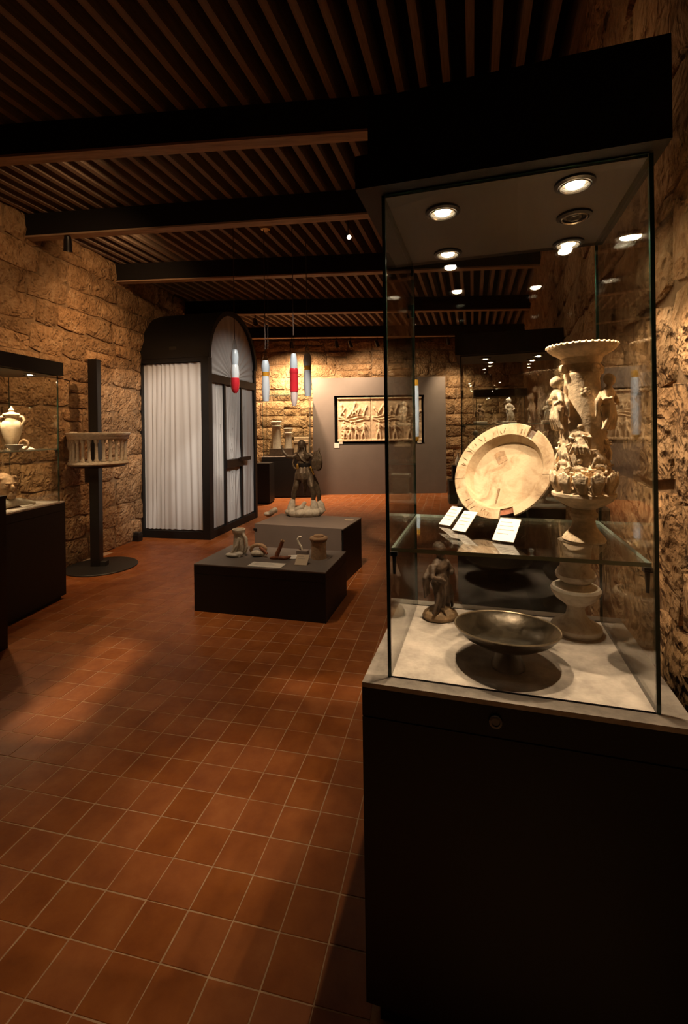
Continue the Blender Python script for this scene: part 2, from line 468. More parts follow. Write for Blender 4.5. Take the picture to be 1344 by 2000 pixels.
# ---- stone walls
def stone_variant(seed):
    r = random.Random(seed); nx, nz = 4, 3
    bb = B(); vs = []
    sl, sr, st, sb_ = [r.uniform(-.045, .045) for _ in range(4)]          # each edge runs a little askew
    for k in range(nz + 1):
        for i in range(nx + 1):
            edge = i in (0, nx) or k in (0, nz)
            x = i / nx + (0 if i in (0, nx) else r.uniform(-.08, .08))
            z = k / nz + (0 if k in (0, nz) else r.uniform(-.09, .09))
            if i == 0: x += sl * (k / nz - .5) * 2 + r.uniform(-.015, .035)
            if i == nx: x += sr * (k / nz - .5) * 2 - r.uniform(-.015, .035)
            if k == 0: z += sb_ * (i / nx - .5) * 2 + r.uniform(-.03, .06)
            if k == nz: z += st * (i / nx - .5) * 2 - r.uniform(-.03, .06)
            corner = i in (0, nx) and k in (0, nz)
            if corner: x += (.05 if i == 0 else -.05) * r.random(); z += (.09 if k == 0 else -.09) * r.random()
            y = -(r.uniform(.25, .70) if edge else r.uniform(.60, 1.35))
            vs.append((x, y, z))
    fs = [(k * (nx + 1) + i, k * (nx + 1) + i + 1, (k + 1) * (nx + 1) + i + 1, (k + 1) * (nx + 1) + i) for k in range(nz) for i in range(nx)]
    n = nx + 1
    rim = [i for i in range(n)] + [k * n + nx for k in range(1, nz + 1)] + [nz * n + i for i in range(nx - 1, -1, -1)] + [k * n for k in range(nz - 1, 0, -1)]
    base = len(vs)
    for q in rim: vs.append((vs[q][0], 0.25, vs[q][2]))
    for a in range(len(rim)):
        c = (a + 1) % len(rim); fs.append((rim[a], base + a, base + c, rim[c]))
    bb.add(vs, fs); return bb.mesh('stone', 'ashlar', smooth=False, recalc=True)
stone_meshes = [stone_variant(s) for s in range(14)]
for sm in stone_meshes:
    sm.polygons.foreach_set('use_smooth', [True] * len(sm.polygons))
    sm.set_sharp_from_angle(angle=radians(55))
def stone_wall(name, p0, p1, thick, height, lo, hi, rows, lens, depth, seed, keep=None, s_range=None):
    r = random.Random(seed)
    d = Vector((p1[0] - p0[0], p1[1] - p0[1], 0)); Ln = d.length; d.normalize()
    rz = math.atan2(d.y, d.x)
    w_ = B().box(0, Ln, 0.0, thick, 0, height).build(name, 'mortar', None, loc=(p0[0], p0[1], 0), rot=(0, 0, rz))
    tag(w_, None, None, kind='structure')
    nrm = Vector((d.y, -d.x, 0))
    z = 0.004; n = 0
    while z < height - 0.08:
        h = r.uniform(*rows)
        if z + h > height - 0.12: h = height - z
        s = lo - r.uniform(0, .3)
        while s < hi:
            l = r.uniform(*lens)
            s0, s1 = max(s, 0.0), min(s + l, Ln)
            if s1 - s0 > .08 and s1 <= hi + .4:
                cpt = Vector((p0[0], p0[1], 0)) + d * ((s0 + s1) / 2)
                cpt.z = z + h / 2
                if keep is None or keep(cpt, l, h):
                    g = .003
                    # now and then two thin stones instead of one
                    cut = [(0.0, 1.0)] if r.random() > .22 or h < .3 else [(0.0, .42 + .16 * r.random())]
                    if cut[0][1] < 1: cut.append((cut[0][1], 1.0))
                    for (f0, f1) in cut:
                        z0 = z + h * f0 + r.uniform(-.010, .010); z1 = z + h * f1 + r.uniform(-.010, .010)
                        z0 = max(z0, .002)
                        o = link('stone', stone_meshes[r.randrange(14)], w_, (s0 + g, 0, z0 + g), (0, r.uniform(-.012, .012), 0), (s1 - s0 - 2 * g, depth * r.uniform(.75, 1.3), z1 - z0 - 2 * g))
                        n += 1
            s += l
        z += h
    return w_, n
def in_view(p, m=90):
    if p.y < 0.3: return False
    x, y = pix(p); return -m < x < 1344 + m and -m < y < 2000 + m
LW0 = (left_x(-2.6), -2.6); LW1 = (left_x(BACK_Y + .1), BACK_Y + .1)
wall_left, n1 = stone_wall('wall_left', LW0, LW1, 0.4, 4.2, 5.2, 14.4, (.24, .37), (.3, .62), .030, 11, lambda c, l, h: in_view(c, 130) and not (c.y > 8.9 and c.z < 2.4))
wall_back, n2 = stone_wall('wall_back', (left_x(BACK_Y) - .3, BACK_Y), (right_x(BACK_Y) + .3, BACK_Y), 0.4, 4.2, 0.0, 7.4, (.27, .38), (.36, .66), .045, 23,
                           lambda c, l, h: in_view(c, 60) and not (-.45 < c.x < 2.2 and c.z < 2.5) and c.z < 3.9)
RW0 = (right_x(BACK_Y + .1), BACK_Y + .1); RW1 = (right_x(-2.6), -2.6)
wall_right, n3 = stone_wall('wall_right', RW0, RW1, 0.4, 4.2, 0.0, 11.4, (.26, .40), (.34, .68), .030, 37, lambda c, l, h: in_view(c, 150) or (1.0 < c.y < 1.6 and c.z > .6))
NW0, NW1 = (right_x(-2.5) + .3, -2.5), (left_x(-2.5) - .3, -2.5)
stone_wall('wall_near', NW0, NW1, 0.3, 4.2, 99, 99, (.3, .4), (.4, .6), .03, 2)
print('STONES', n1, n2, n3)

# ---- ceiling with beams and joists
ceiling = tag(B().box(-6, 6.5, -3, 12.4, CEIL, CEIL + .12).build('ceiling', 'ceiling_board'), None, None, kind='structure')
BEAM_BOT, BEAM_TOP, BW = 3.595, 3.84, 0.10
def bline(pa, pb):
    m = (pb[1] - pa[1]) / (pb[0] - pa[0]); return (pa[1] - m * pa[0], m)      # Y = c + m X of the near face
def bz(px, py): 
    p = onz(px, py, BEAM_BOT); return (p.x, p.y)
beams = [(1.75, -0.085), bline(bz(0, 308), bz(729, 255.6)), bline(bz(50, 464), bz(720, 418)), bline(bz(228, 551), bz(735, 531)),
         bline(bz(486, 613.6), bz(735, 609.0)), bline(bz(486, 661), bz(880, 656))]
for c0, m in beams:
    # ends at the walls
    xl = (-4.09 + .158 * c0) / (1 - .158 * m) - .04
    xr = (1.465 + .344 * (c0 - 2.79)) / (1 - .344 * m) + .04
    ang = math.atan(m); ln = (xr - xl) / cos(ang)
    bm_ = B().box(0, ln, 0, BW, BEAM_BOT + .018, BEAM_TOP).build('beam', 'beam_black', ceiling, loc=(xl, c0 + m * xl, 0), rot=(0, 0, ang))
    B().box(0.02, ln - .02, -.004, BW + .004, BEAM_BOT, BEAM_BOT + .018).build('lath', 'lath_wood', bm_)
JA = radians(15.5)
joist_mesh = B().box(-.024, .024, 0, 1, 0, CEIL - BEAM_TOP).mesh('joist', 'joist_wood')
lines = beams + [(BACK_Y, 0.0)]
nj = 0
for k in range(len(lines) - 1):
    (c0, m0), (c1, m1) = lines[k], lines[k + 1]
    q = -7.0
    while q < 7.0:
        # X = q + tan(JA) * (Y - 3.2)
        t = tan(JA)
        def hit(c, m): y = (c + m * (q - 3.2 * t)) / (1 - m * t); return y
        ya, yb = hit(c0, m0) + .0, hit(c1, m1)
        if k == 0: ya = 1.9
        # clip to the walls
        yl = (-4.09 - q + 3.2 * t) / (t - .158)
        yw = (1.465 - .344 * 2.79 - q + 3.2 * t) / (t - .344)
        xa = q + t * (ya - 3.2)
        if t > .158: ya2 = max(ya, yl)
        yb2 = min(yb, yw) if (t - .344) < 0 and xa > right_x(ya) else yb
        if t < .344 and xa > right_x(ya): ya2 = max(ya2, yw); yb2 = yb
        if yb2 - ya2 > .12:
            pa = Vector((q + t * (ya2 - 3.2), ya2, BEAM_TOP)); pb = Vector((q + t * (yb2 - 3.2), yb2, BEAM_TOP))
            if in_view(pa, 40) or in_view(pb, 40) or in_view((pa + pb) / 2, 40):
                link('joist', joist_mesh, ceiling, pa, (0, 0, -JA), (1, (pb - pa).length, 1)); nj += 1
        q += 0.158
print('JOISTS', nj)

# ================================================================== DISPLAY CASES
def pane(name, x0, x1, y0, y1, z0, z1, thin, parent, edge='edge_green'):
    if thin == 'y': sides = [1, 1, 0, 1, 0, 1]
    elif thin == 'x': sides = [1, 1, 1, 0, 1, 0]
    else: sides = [0, 0, 1, 1, 1, 1]
    return B().box(x0, x1, y0, y1, z0, z1, sides=sides).build(name, ['pane_glass', edge], parent)
def downlight(case, x, y, z, lit, watts, r=.048, angle=104, col=WARM, soft=.011):
    d = B().lathe([(r, 0), (r, -.006), (r * .82, -.009), (r * .74, -.004), (r * .70, .0), (r, 0)], 24).build('downlight', 'black_metal', case, 30, (x, y, z))
    B().lathe([(r * .76, -.0085), (r * .72, -.0115), (r * .66, -.0085), (r * .70, -.005), (r * .76, -.0085)], 24).build('trim_ring', 'chrome', d, 30)
    B().ell((0, 0, -.004), (r * .46, r * .46, .009), mi=0).build('bulb', 'bulb' if lit else 'bulb_off', d, 40)
    if lit: spot_light(case, (x, y, z - .017), (0, 0, -1), watts, angle, .35, col, soft)
    return d
def display_case(name, label, loc, rz, W, D, deck, gtop, ctop, mx, my, shelves=(), lights=(), watts=10, toe=.07, toe_in=.03, fascia=.085, lock=True, group=None, two_step=False, col=WARM, cap_over=0.0, cap_cut=0.0, glass_top=False):
    c = thing(name, label, 'display case', loc, rz, group)
    B().box(toe_in, W - toe_in, toe_in, D - toe_in, 0, toe).build('toe_kick', 'black_lacquer', c)
    B().box(0, W, 0, D, toe, deck - fascia - .004).build('base_cabinet', 'black_lacquer', c)
    f = B().box(0, W, 0, D, deck - fascia, deck - .012).build('fascia', 'black_lacquer', c)
    B().box(.004, W - .004, .004, D - .004, deck - fascia - .004, deck - fascia).build('shadow_gap', 'recess_black', c)
    B().box(0, W, 0, D, deck - .012, deck).build('deck', 'deck', c)
    if lock:
        lk = B().lathe([(.0, -.004), (.013, -.004), (.015, 0), (.015, .004), (.010, .005), (.009, .002), (0, .002)], 20).build('lock', 'lock_steel', c, 30, (W * .44, -.003, deck - fascia * .55), (pi / 2, 0, 0))
    t = .009
    x0, x1, y0, y1 = mx, W - mx, my, D - my
    pane('glass_pane', x0, x0 + t, y0, y1, deck, gtop, 'x', c)
    pane('glass_pane', x1 - t, x1, y0, y1, deck, gtop, 'x', c)
    pane('glass_pane', x0 + t, x1 - t, y0, y0 + t, deck, gtop, 'y', c)
    pane('glass_pane', x0 + t, x1 - t, y1 - t, y1, deck, gtop, 'y', c)
    for z in shelves:
        sh = pane('glass_shelf', x0 + t + .002, x1 - t - .002, y0 + t + .004, y1 - t - .004, z - .010, z, 'z', c, 'shelf_edge')
        for (sx, sy) in ((x0 + t, y0 + t), (x1 - t, y0 + t), (x0 + t, y1 - t), (x1 - t, y1 - t)):
            dx = .018 if sx < W / 2 else -.018; dy = .018 if sy < D / 2 else -.018
            cl = B().box(min(sx, sx + dx), max(sx, sx + dx), min(sy, sy + dy), max(sy, sy + dy), z - .022, z - .0105)
            cl.tube([(sx + dx / 2, sy + dy / 2, z - .02), (sx + dx / 2, sy + dy / 2, z - .07)], [.006, .004], 8)
            cl.build('shelf_clip', 'black_metal', c)
    if glass_top:
        pane('glass_lid', x0, x1, y0, y1, gtop, gtop + .01, 'z', c)
        return c
    o = cap_over
    cap = B().box(-o, W + o - cap_cut, -o, D + o, gtop + .004, ctop)
    cap = cap.build('canopy', 'black_lacquer', c)
    B().box(x0 + t, x1 - t, y0 + t, y1 - t, gtop - .004, gtop + .004).build('soffit', 'soffit', c)
    if two_step:
        B().box(.035, W - cap_cut, .0, D, ctop, two_step).build('canopy_riser', 'black_lacquer', c)
    for (lx, ly, lit) in lights: downlight(c, lx, ly, gtop - .004, lit, watts * float(lit), col=col)
    return c
def local(case, p):
    M = Matrix.Translation(case.location) @ case.rotation_euler.to_matrix().to_4x4()
    return M.inverted() @ Vector(p)

# ---- the big case beside the camera
MA = 16.5; MRZ = yawrot(MA)
mu, mv = Vector((cos(radians(MA)), -sin(radians(MA)), 0)), Vector((sin(radians(MA)), cos(radians(MA)), 0))
DECK, GTOP = 0.897, 2.165
G1 = onz(758, 1322, DECK)
MW, MD, MX, MY = .745, .612, .060, .042
m_origin = G1 - mu * MX - mv * MY; m_origin.z = 0
def soff(px, py):
    p = onz(px, py, GTOP - .004) - m_origin; p.z = 0
    return p.dot(mu), p.dot(mv)
mlights = [(*soff(865, 412), 3.3), (*soff(1123, 357), 2.3), (*soff(875, 494), 2.0), (*soff(1110, 474), 1.1), (*soff(1122, 421), False)]
SHELF = 1.235
cap_r = .6
while pix(m_origin + mu * cap_r + Vector((0, 0, GTOP)))[0] < 1313: cap_r += .002
main_case = display_case('display_case', 'tall glass display case holding the ceramic dish and figured vase, stone wall beside it', m_origin, MRZ, MW, MD, DECK, GTOP, 2.255, MX, MY,
                         shelves=(SHELF,), lights=mlights, watts=14.5, two_step=2.395, cap_cut=MW - cap_r)

# ---- long case along the side wall
LA = 6.0; LRZ = radians(90 - LA)
lf = onz(129.6, 1167, 0)                       # far front corner
ldir = Vector((sin(radians(LA)), cos(radians(LA)), 0))
LWID = 0.96
l_origin = lf - ldir * LWID; l_origin.z = 0
LDECK, LTOP = .913, 2.09
left_case = display_case('display_case', 'long glass display case against the rough stone wall with lidded amphora inside', l_origin, LRZ, LWID, .56, LDECK, LTOP, 2.215, .03, .03,
                         shelves=(1.41,), lights=[(.30, .14, .8), (.72, .14, .8), (.52, .34, 1.0), (.83, .24, False)], watts=40, toe=.035, lock=False, col=(1.0, .70, .40))
# ---- case behind the big one, by the far wall side
R2 = onz(889, 695, 2.165); R2.z = 0
rear_case = display_case('display_case', 'square glass display case by the wall behind the dish, crowded with pale carvings', R2, yawrot(16), .93, .62, .897, 2.165, 2.345, .04, .04,
                         shelves=(1.24, 1.58), lights=[(.25, .2, True), (.68, .2, True), (.30, .45, True), (.66, .45, True)], watts=6.0, lock=False)
R3 = onz(892, 777, 2.165); R3.z = 0
far_case = display_case('display_case', 'distant glass display case standing near the back wall beside the grey panel', (2.60, 9.3, 0), yawrot(14), 1.0, .6, .9, 2.165, 2.31, .04, .04,
                        shelves=(1.45,), lights=[(.3, .3, True), (.7, .3, True)], watts=4, lock=False)
# ---- back left corner case
K0 = aty(512, 968, 10.72); K0.z = 0
corner_case = display_case('display_case', 'glass display case in the corner behind the curtained booth with small white columns', K0, yawrot(2), 1.14, .52, .95, 2.36, 2.40, .03, .03,
                           glass_top=True, lock=False, toe=.03)

# ---- dark pedestal cut by the frame
ped = thing('pedestal', 'dark brown wooden pedestal in front of the long wall case', 'pedestal', (-2.46, 3.38, 0), yawrot(6))
B().box(-.5, 0.0, -.45, 0.0, 0, 1.085).build('body', 'dark_wood', ped)
B().box(-.505, .005, -.455, .005, 1.085, 1.105).build('top', 'dark_wood', ped)

# ---- black pedestals around the back of the room
p = onz(500, 985, 0)
bp_ = thing('pedestal', 'low black pedestal wedged between booth and corner case', 'pedestal', (p.x, p.y, 0), yawrot(6))
B().box(0, .30, 0, .4, .03, .86).build('body', 'black_lacquer', bp_); B().box(.02, .28, .02, .38, 0, .03).build('base', 'recess_black', bp_)
p = onz(878, 985, 0)
sp_ = thing('pedestal', 'stepped black pedestal at the edge of the grey panel', 'pedestal', (p.x, p.y, 0), yawrot(8))
B().box(0, .42, 0, .42, .0, .48).build('base', 'black_lacquer', sp_); B().box(.08, .34, .08, .34, .48, .78).build('riser', 'black_lacquer', sp_)
bt = tag(B().lathe([(0, 0), (.05, 0), (.065, .05), (.05, .13), (.02, .17), (.018, .23), (.028, .25), (0, .25)], 16).build('bottle', 'pale_stone', None, 40, (p.x + .23, p.y + .18, .78)),
         'small pale flask standing on the stepped black pedestal', 'flask')

# ================================================================== BACK WALL PANEL
PY = BACK_Y - .32
pl = aty(613, 965, PY); pr = aty(873, 972, PY)
ptop = aty(740, 737, PY).z
ox0, ox1 = aty(653, 800, PY).x, aty(829, 800, PY).x
oz0, oz1 = aty(740, 868, PY).z, aty(740, 772, PY).z
panel = thing('partition', 'large grey exhibition panel with a dark recess for the carved relief', 'panel', (pl.x, PY, 0))
ox0 -= pl.x; ox1 -= pl.x; PWD = pr.x - pl.x
for (x0, x1, z0, z1) in ((0, ox0, 0.0, ptop), (ox1, PWD, 0.0, ptop), (ox0, ox1, 0.0, oz0), (ox0, ox1, oz1, ptop)):
    B().box(x0, x1, 0, .2, z0, z1).build('board', 'panel_grey', panel)
B().box(ox0, ox1, .15, .2, oz0, oz1).build('recess_back', 'recess_black', panel)
B().box(ox0, ox1, .0, .15, oz0, oz0 + .03).build('ledge', 'recess_black', panel)
# relief: two carved blocks in the recess
rx0, rx1 = pl.x + ox0 + .07, pl.x + ox1 - .05
rz0, rz1 = oz0 + .075, oz1 - .045
rw, rh = rx1 - rx0, rz1 - rz0
relief = thing('marble_relief', 'carved stone relief of trees and figures mounted in the grey panel', 'relief', (rx0, PY + .05, rz0))
rng = random.Random(8)
def relief_block(x0, x1, seed):
    r = random.Random(seed); bb = B(); wd = x1 - x0
    bb.box(x0, x1 - .008, .02, .09, 0, rh)
    bb.box(x0, x1 - .008, -.025, .05, 0, .05); bb.box(x0, x1 - .008, -.02, .05, rh - .035, rh)
    # tree trunks and leaning branches
    n = int(wd / .16)
    for k in range(n):
        x = x0 + .06 + (wd - .12) * (k + r.random() * .6) / n
        z = r.uniform(.52, .60) * rh
        for q in range(2):
            a = r.uniform(-.5, .9); l = r.uniform(.16, .3)
            x2 = min(max(x + l * sin(a), x0 + .03), x1 - .04); z2 = min(z + l * cos(a), rh - .05)
            xm, zm = (x + x2) / 2 + r.uniform(-.03, .03), (z + z2) / 2
            bb.tube([(x, .01, z), (xm, -.012, zm), (x2, .008, z2)], [.016, .020, .013], 6)
            bb.ell((x2, .0, z2), (.03, .018, .04), (0, a, 0), 8, 6)
    # long curves of drapery or water
    for k in range(3):
        z = rh * (.48 + .05 * k)
        pts = [(x0 + .03 + (wd - .07) * i / 6, .005, z + .03 * sin(i * 1.3 + seed + k)) for i in range(7)]
        bb.tube(pts, .012, 6)
    # standing figures along the foot
    n = int(wd / .2)
    for k in range(n):
        x = x0 + .1 + (wd - .2) * (k + .2 + r.random() * .4) / n
        h = r.uniform(.34, .46); lean = r.uniform(-.05, .05)
        bb.ell((x + lean, -.012, .05 + h * .92), (.026, .026, .032), None, 8, 6)
        bb.ell((x + lean * .7, -.008, .05 + h * .68), (.045, .03, .09), (0, lean * 4, 0), 8, 6)
        for sgn in (-1, 1):
            bb.tube([(x + lean * .4, -.01, .05 + h * .5), (x + sgn * .035, -.015, .05 + h * .26), (x + sgn * .045, -.005, .04)], [.03, .025, .018], 6)
            bb.tube([(x + lean + sgn * .04, -.01, .05 + h * .78), (x + sgn * .09, -.02, .05 + h * .62), (x + sgn * r.uniform(.03, .11), -.015, .05 + h * r.uniform(.45, .9))], [.017, .015, .011], 6)
    if seed == 1:
        for i in range(3):
            for j in range(2): bb.tube([(x0 + .10 + .07 * i, -.002, .1 + .09 * j), (x0 + .16 + .07 * i, -.002, .1 + .09 * j), (x0 + .16 + .07 * i, -.002, .17 + .09 * j), (x0 + .10 + .07 * i, -.002, .17 + .09 * j)], .011, 6)
    return organic(bb, .0085, 'relief_stone', 1, 'relief_block')
link('relief_block', relief_block(0, rw * .40, 1), relief)
link('relief_block', relief_block(rw * .40, rw * .78, 2), relief)
link('relief_block', relief_block(rw * .78, rw, 3), relief)
for x in (.03, rw - .12):
    B().box(x, x + .09, -.06, .06, -.055, -.002).build('bracket', 'pale_stone', relief)
wl = aty(658, 870, PY)
tag(B().box(-.06, .06, -.006, 0, -.06, .06).build('wall_label', 'paper', None, loc=(wl.x, PY - .001, wl.z)), 'small white caption card on the grey panel under the relief', 'label card')

# ================================================================== ARCHED BOOTH
BC = onz(411, 1055, 0); BC.z = 0
BA = 12.0
booth = thing('arched_booth', 'black framed booth with barrel roof and white pleated curtains against the stone wall', 'booth', BC, yawrot(BA))
# local: x runs from wall (-) to the gable (0); y is depth, 0 at the curtained long front
BWD, BD = 1.13, 1.74
SPR, CRN = 2.62, 3.44
EH = CRN - SPR
def arch(r_off, n=44, y0=0.0, y1=BD):
    cyy = (y0 + y1) / 2; a = (y1 - y0) / 2 - r_off; bq = EH - r_off
    return [(cyy - a * cos(pi * i / n), SPR + bq * sin(pi * i / n)) for i in range(n + 1)]
pw = .115
B().box(-pw, 0, 0, pw, .0, SPR).build('post', 'black_lacquer', booth)
B().box(-BWD, -BWD + .06, 0, .09, 0, SPR).build('post', 'black_lacquer', booth)
B().box(-.08, 0, BD - .08, BD, 0, SPR).build('post', 'black_lacquer', booth)
B().box(-BWD, -BWD + .06, BD - .08, BD, 0, SPR).build('post', 'black_lacquer', booth)
B().box(-BWD + .06, -pw, .005, .085, .0, .11).build('sill', 'black_lacquer', booth)
B().box(-.075, -.005, pw, BD - .08, .0, .11).build('sill', 'black_lacquer', booth)
B().box(-BWD + .06, -pw, .005, .085, SPR - .06, SPR).build('head_rail', 'black_lacquer', booth)
B().box(-BWD + .06, -.08, BD - .08, BD, SPR - .06, SPR).build('head_rail', 'black_lacquer', booth)
# barrel roof as a curved shell
out, inn = arch(0), arch(.035)
rb = B(); n = len(out)
vs = [(-BWD, y, z) for y, z in out] + [(.012, y, z) for y, z in out] + [(-BWD, y, z) for y, z in inn] + [(.012, y, z) for y, z in inn]
fs = []
for i in range(n - 1):
    fs += [(i, i + 1, n + i + 1, n + i), (2 * n + i, 3 * n + i, 3 * n + i + 1, 2 * n + i + 1), (i, 2 * n + i, 2 * n + i + 1, i + 1), (n + i, n + i + 1, 3 * n + i + 1, 3 * n + i)]
fs += [(0, n, 3 * n, 2 * n), (n - 1, 2 * n + n - 1, 3 * n + n - 1, n + n - 1)]
rb.add(vs, fs)
roof = rb.build('barrel_roof', 'black_lacquer', booth, 40)
B().box(-.62, -.50, -.002, .012, SPR + .10, SPR + .17).build('name_plate', 'iron', roof, loc=(0, .012, 0))
# arch hoop on the gable
hb = B(); o2, i2 = arch(-.008), arch(.06)
vs = [(-.03, y, z) for y, z in o2] + [(.02, y, z) for y, z in o2] + [(-.03, y, z) for y, z in i2] + [(.02, y, z) for y, z in i2]
hb.add(vs, fs); hb.build('arch_hoop', 'black_lacquer', booth, 40)
# pleated curtains
def curtain_mesh(w_, h_, pleats, amp, seed, nz=14, gather=0.0):
    r = random.Random(seed); nx = pleats * 8; bb = B(); vs = []
    wv = [(r.uniform(.6, 1.9), r.uniform(0, 6.28), r.uniform(.3, .8)) for _ in range(3)]
    am = [r.uniform(.35, 1.35) for _ in range(pleats + 3)]
    for k in range(nz + 1):
        t = k / nz
        for i in range(nx + 1):
            s = i / nx
            u = s * pleats + sum(c_ * sin(2 * pi * f_ * s + p_ + .8 * (1 - t) * f_) for f_, p_, c_ in wv)
            uu = min(max(s * pleats, 0), pleats + .99); q = int(uu)
            a = am[q] * (1 - (uu - q)) + am[q + 1] * (uu - q)
            y = amp * a * (.75 + .25 * t) * sin(2 * pi * u) + amp * .3 * sin(2.9 * pi * u + 1.7 * t + seed)
            vs.append((s * w_ + .005 * sin(5 * t + 9 * s) * sin(pi * s), y, t * h_ + (.010 * abs(sin(pi * u)) if k == 0 else 0)))
    fs = [(k * (nx + 1) + i, k * (nx + 1) + i + 1, (k + 1) * (nx + 1) + i + 1, (k + 1) * (nx + 1) + i) for k in range(nz) for i in range(nx)]
    bb.add(vs, fs); return bb.mesh('curtain', 'curtain', True, recalc=False)
link('curtain', curtain_mesh(BWD - pw - .06, SPR - .19, 9, .012, 3), booth, (-BWD + .06, .052, .12))
# gable infill: transom, mullions, door bars
TZ = 2.27
B().box(-.07, .0, pw, BD - .08, TZ, TZ + .12).build('transom', 'dark_wood', booth)
ym = [pw, .52, .56, 1.12, 1.16, BD - .08]
for y in (.52, 1.12): B().box(-.06, -.01, y, y + .045, .11, TZ).build('mullion', 'black_lacquer', booth)
rail = B().box(-.055, .01, .565, 1.12, .97, 1.10).build('door_rail', 'dark_wood', booth)
B().box(.0, .05, 1.0, 1.36, 1.06, 1.12).build('door_latch', 'dark_wood', rail)
for (y0, y1, z0, z1, pn, sd) in ((pw, .52, .12, TZ, 5, 7), (.565, 1.12, 1.10, TZ, 6, 9), (.565, 1.12, .12, .97, 6, 10), (1.165, BD - .08, .12, TZ, 5, 12)):
    cm = link('curtain', curtain_mesh(y1 - y0, z1 - z0, pn, .012, sd), booth, (-.04, y0, z0), (0, 0, pi / 2))
# lunette cloth gathered in rays from the middle of the transom
L0 = TZ + .12
outl = [(p_[0], p_[1]) for p_ in arch(.05)]
outl = [(outl[0][0], L0 + (outl[0][1] - L0) * k / 6) for k in range(6)] + outl + [(outl[-1][0], outl[-1][1] + (L0 - outl[-1][1]) * k / 6) for k in range(1, 7)]
lb = B(); vs = [(-.035, BD / 2, L0)]; fine = []
for i in range(len(outl) - 1):
    for q in range(3): fine.append((outl[i][0] + (outl[i + 1][0] - outl[i][0]) * q / 3, outl[i][1] + (outl[i + 1][1] - outl[i][1]) * q / 3))
fine.append(outl[-1]); nn = len(fine)
for k in range(1, 9):
    t = k / 8
    for i, (yy, z_) in enumerate(fine):
        wob_ = .011 * sin(i * .62 + .7 * sin(i * .13)) * (t * (1 - t) * 3 + .15)
        vs.append((-.035 + wob_, BD / 2 + (yy - BD / 2) * t, L0 + (z_ - L0) * t))
fs = [(0, 1 + i, 2 + i) for i in range(nn - 1)]
for k in range(7):
    for i in range(nn - 1):
        q = 1 + k * nn + i; fs.append((q, q + nn, q + nn + 1, q + 1))
lb.add(vs, fs); link('lunette_cloth', lb.mesh('lunette_cloth', 'curtain', True, recalc=False), booth)
# cloth on the far long side too, so that the booth is closed
link('curtain', curtain_mesh(BWD - .14, SPR - .19, 11, .014, 21), booth, (-BWD + .06, BD - .04, .12))

bx = onz(266, 1056, 0)
jb = thing('junction_box', 'small black junction box on the floor at the foot of the booth', 'box', (bx.x, bx.y, 0), yawrot(BA))
B().cbox(-.075, .075, -.05, .05, 0, .085, .006).build('body', 'black_metal', jb); B().cbox(-.06, .075, -.04, .04, .085, .125, .006).build('lid', 'iron', jb)

# ================================================================== POLE STAND WITH THE MARBLE GALLERY
PS = onz(199, 1107, 0)
stand = thing('display_stand', 'black iron post on a round floor plate carrying a carved gallery', 'stand', (PS.x, PS.y, 0))
B().lathe([(0, 0), (.385, 0), (.385, .010), (.378, .016), (0, .016)], 56).build('base_plate', 'iron', stand, 30)
pxx = aty(188, 1000, PS.y).x - PS.x
B().cbox(pxx - .054, pxx + .054, -.045, .045, .016, 2.40, .004).build('post', 'black_metal', stand)
B().cbox(pxx + .054, pxx + .12, -.04, .04, .016, .07, .004).build('foot_bracket', 'iron', stand)
B().cbox(pxx - .054 - .06, pxx - .054, -.03, .03, .98, 1.19, .004).build('support_arm', 'black_metal', stand)
GZ0, GZ1 = 1.185, 1.555
gal = thing('marble_gallery', 'semicircular pale marble gallery of little columns fixed round the iron post', 'carving', (PS.x + pxx + .02, PS.y + .06, GZ0))
A0, A1 = pi * .98, pi * 2.02
B().lathe([(.12, 0), (.325, 0), (.335, .015), (.325, .035), (.30, .045), (.12, .045), (.12, 0)], 40, a0=A0, a1=A1).build('lower_ring', 'pale_stone', gal, 40)
B().lathe([(.22, .29), (.325, .29), (.335, .305), (.338, .33), (.350, .345), (.350, .365), (.34, .37), (.22, .37), (.22, .29)], 40, a0=A0, a1=A1).build('upper_ring', 'pale_stone', gal, 40)
colm = B().lathe([(0, 0), (.024, 0), (.024, .02), (.017, .03), (.016, .12), (.015, .20), (.022, .215), (.027, .245), (0, .245)], 10).mesh('colonnette', 'pale_stone', 40)
for k in range(14):
    a = A0 + .06 + (A1 - A0 - .12) * k / 13
    link('colonnette', colm, gal, (.295 * cos(a), .295 * sin(a), .045))
lumps = B()
lumps.ell((-.27, -.05, .33), (.07, .06, .045)); lumps.ell((-.24, -.12, .355), (.06, .05, .03)); lumps.ell((-.30, -.08, .24), (.035, .04, .08))
link('broken_corner', organic(lumps, .008, 'pale_stone', 2, 'broken_corner'), gal)
B().lathe([(.106, -.028), (.27, -.028), (.31, -.002), (.106, -.002), (.106, -.028)], 32, a0=A0, a1=A1).build('carrier', 'black_metal', gal, 40)

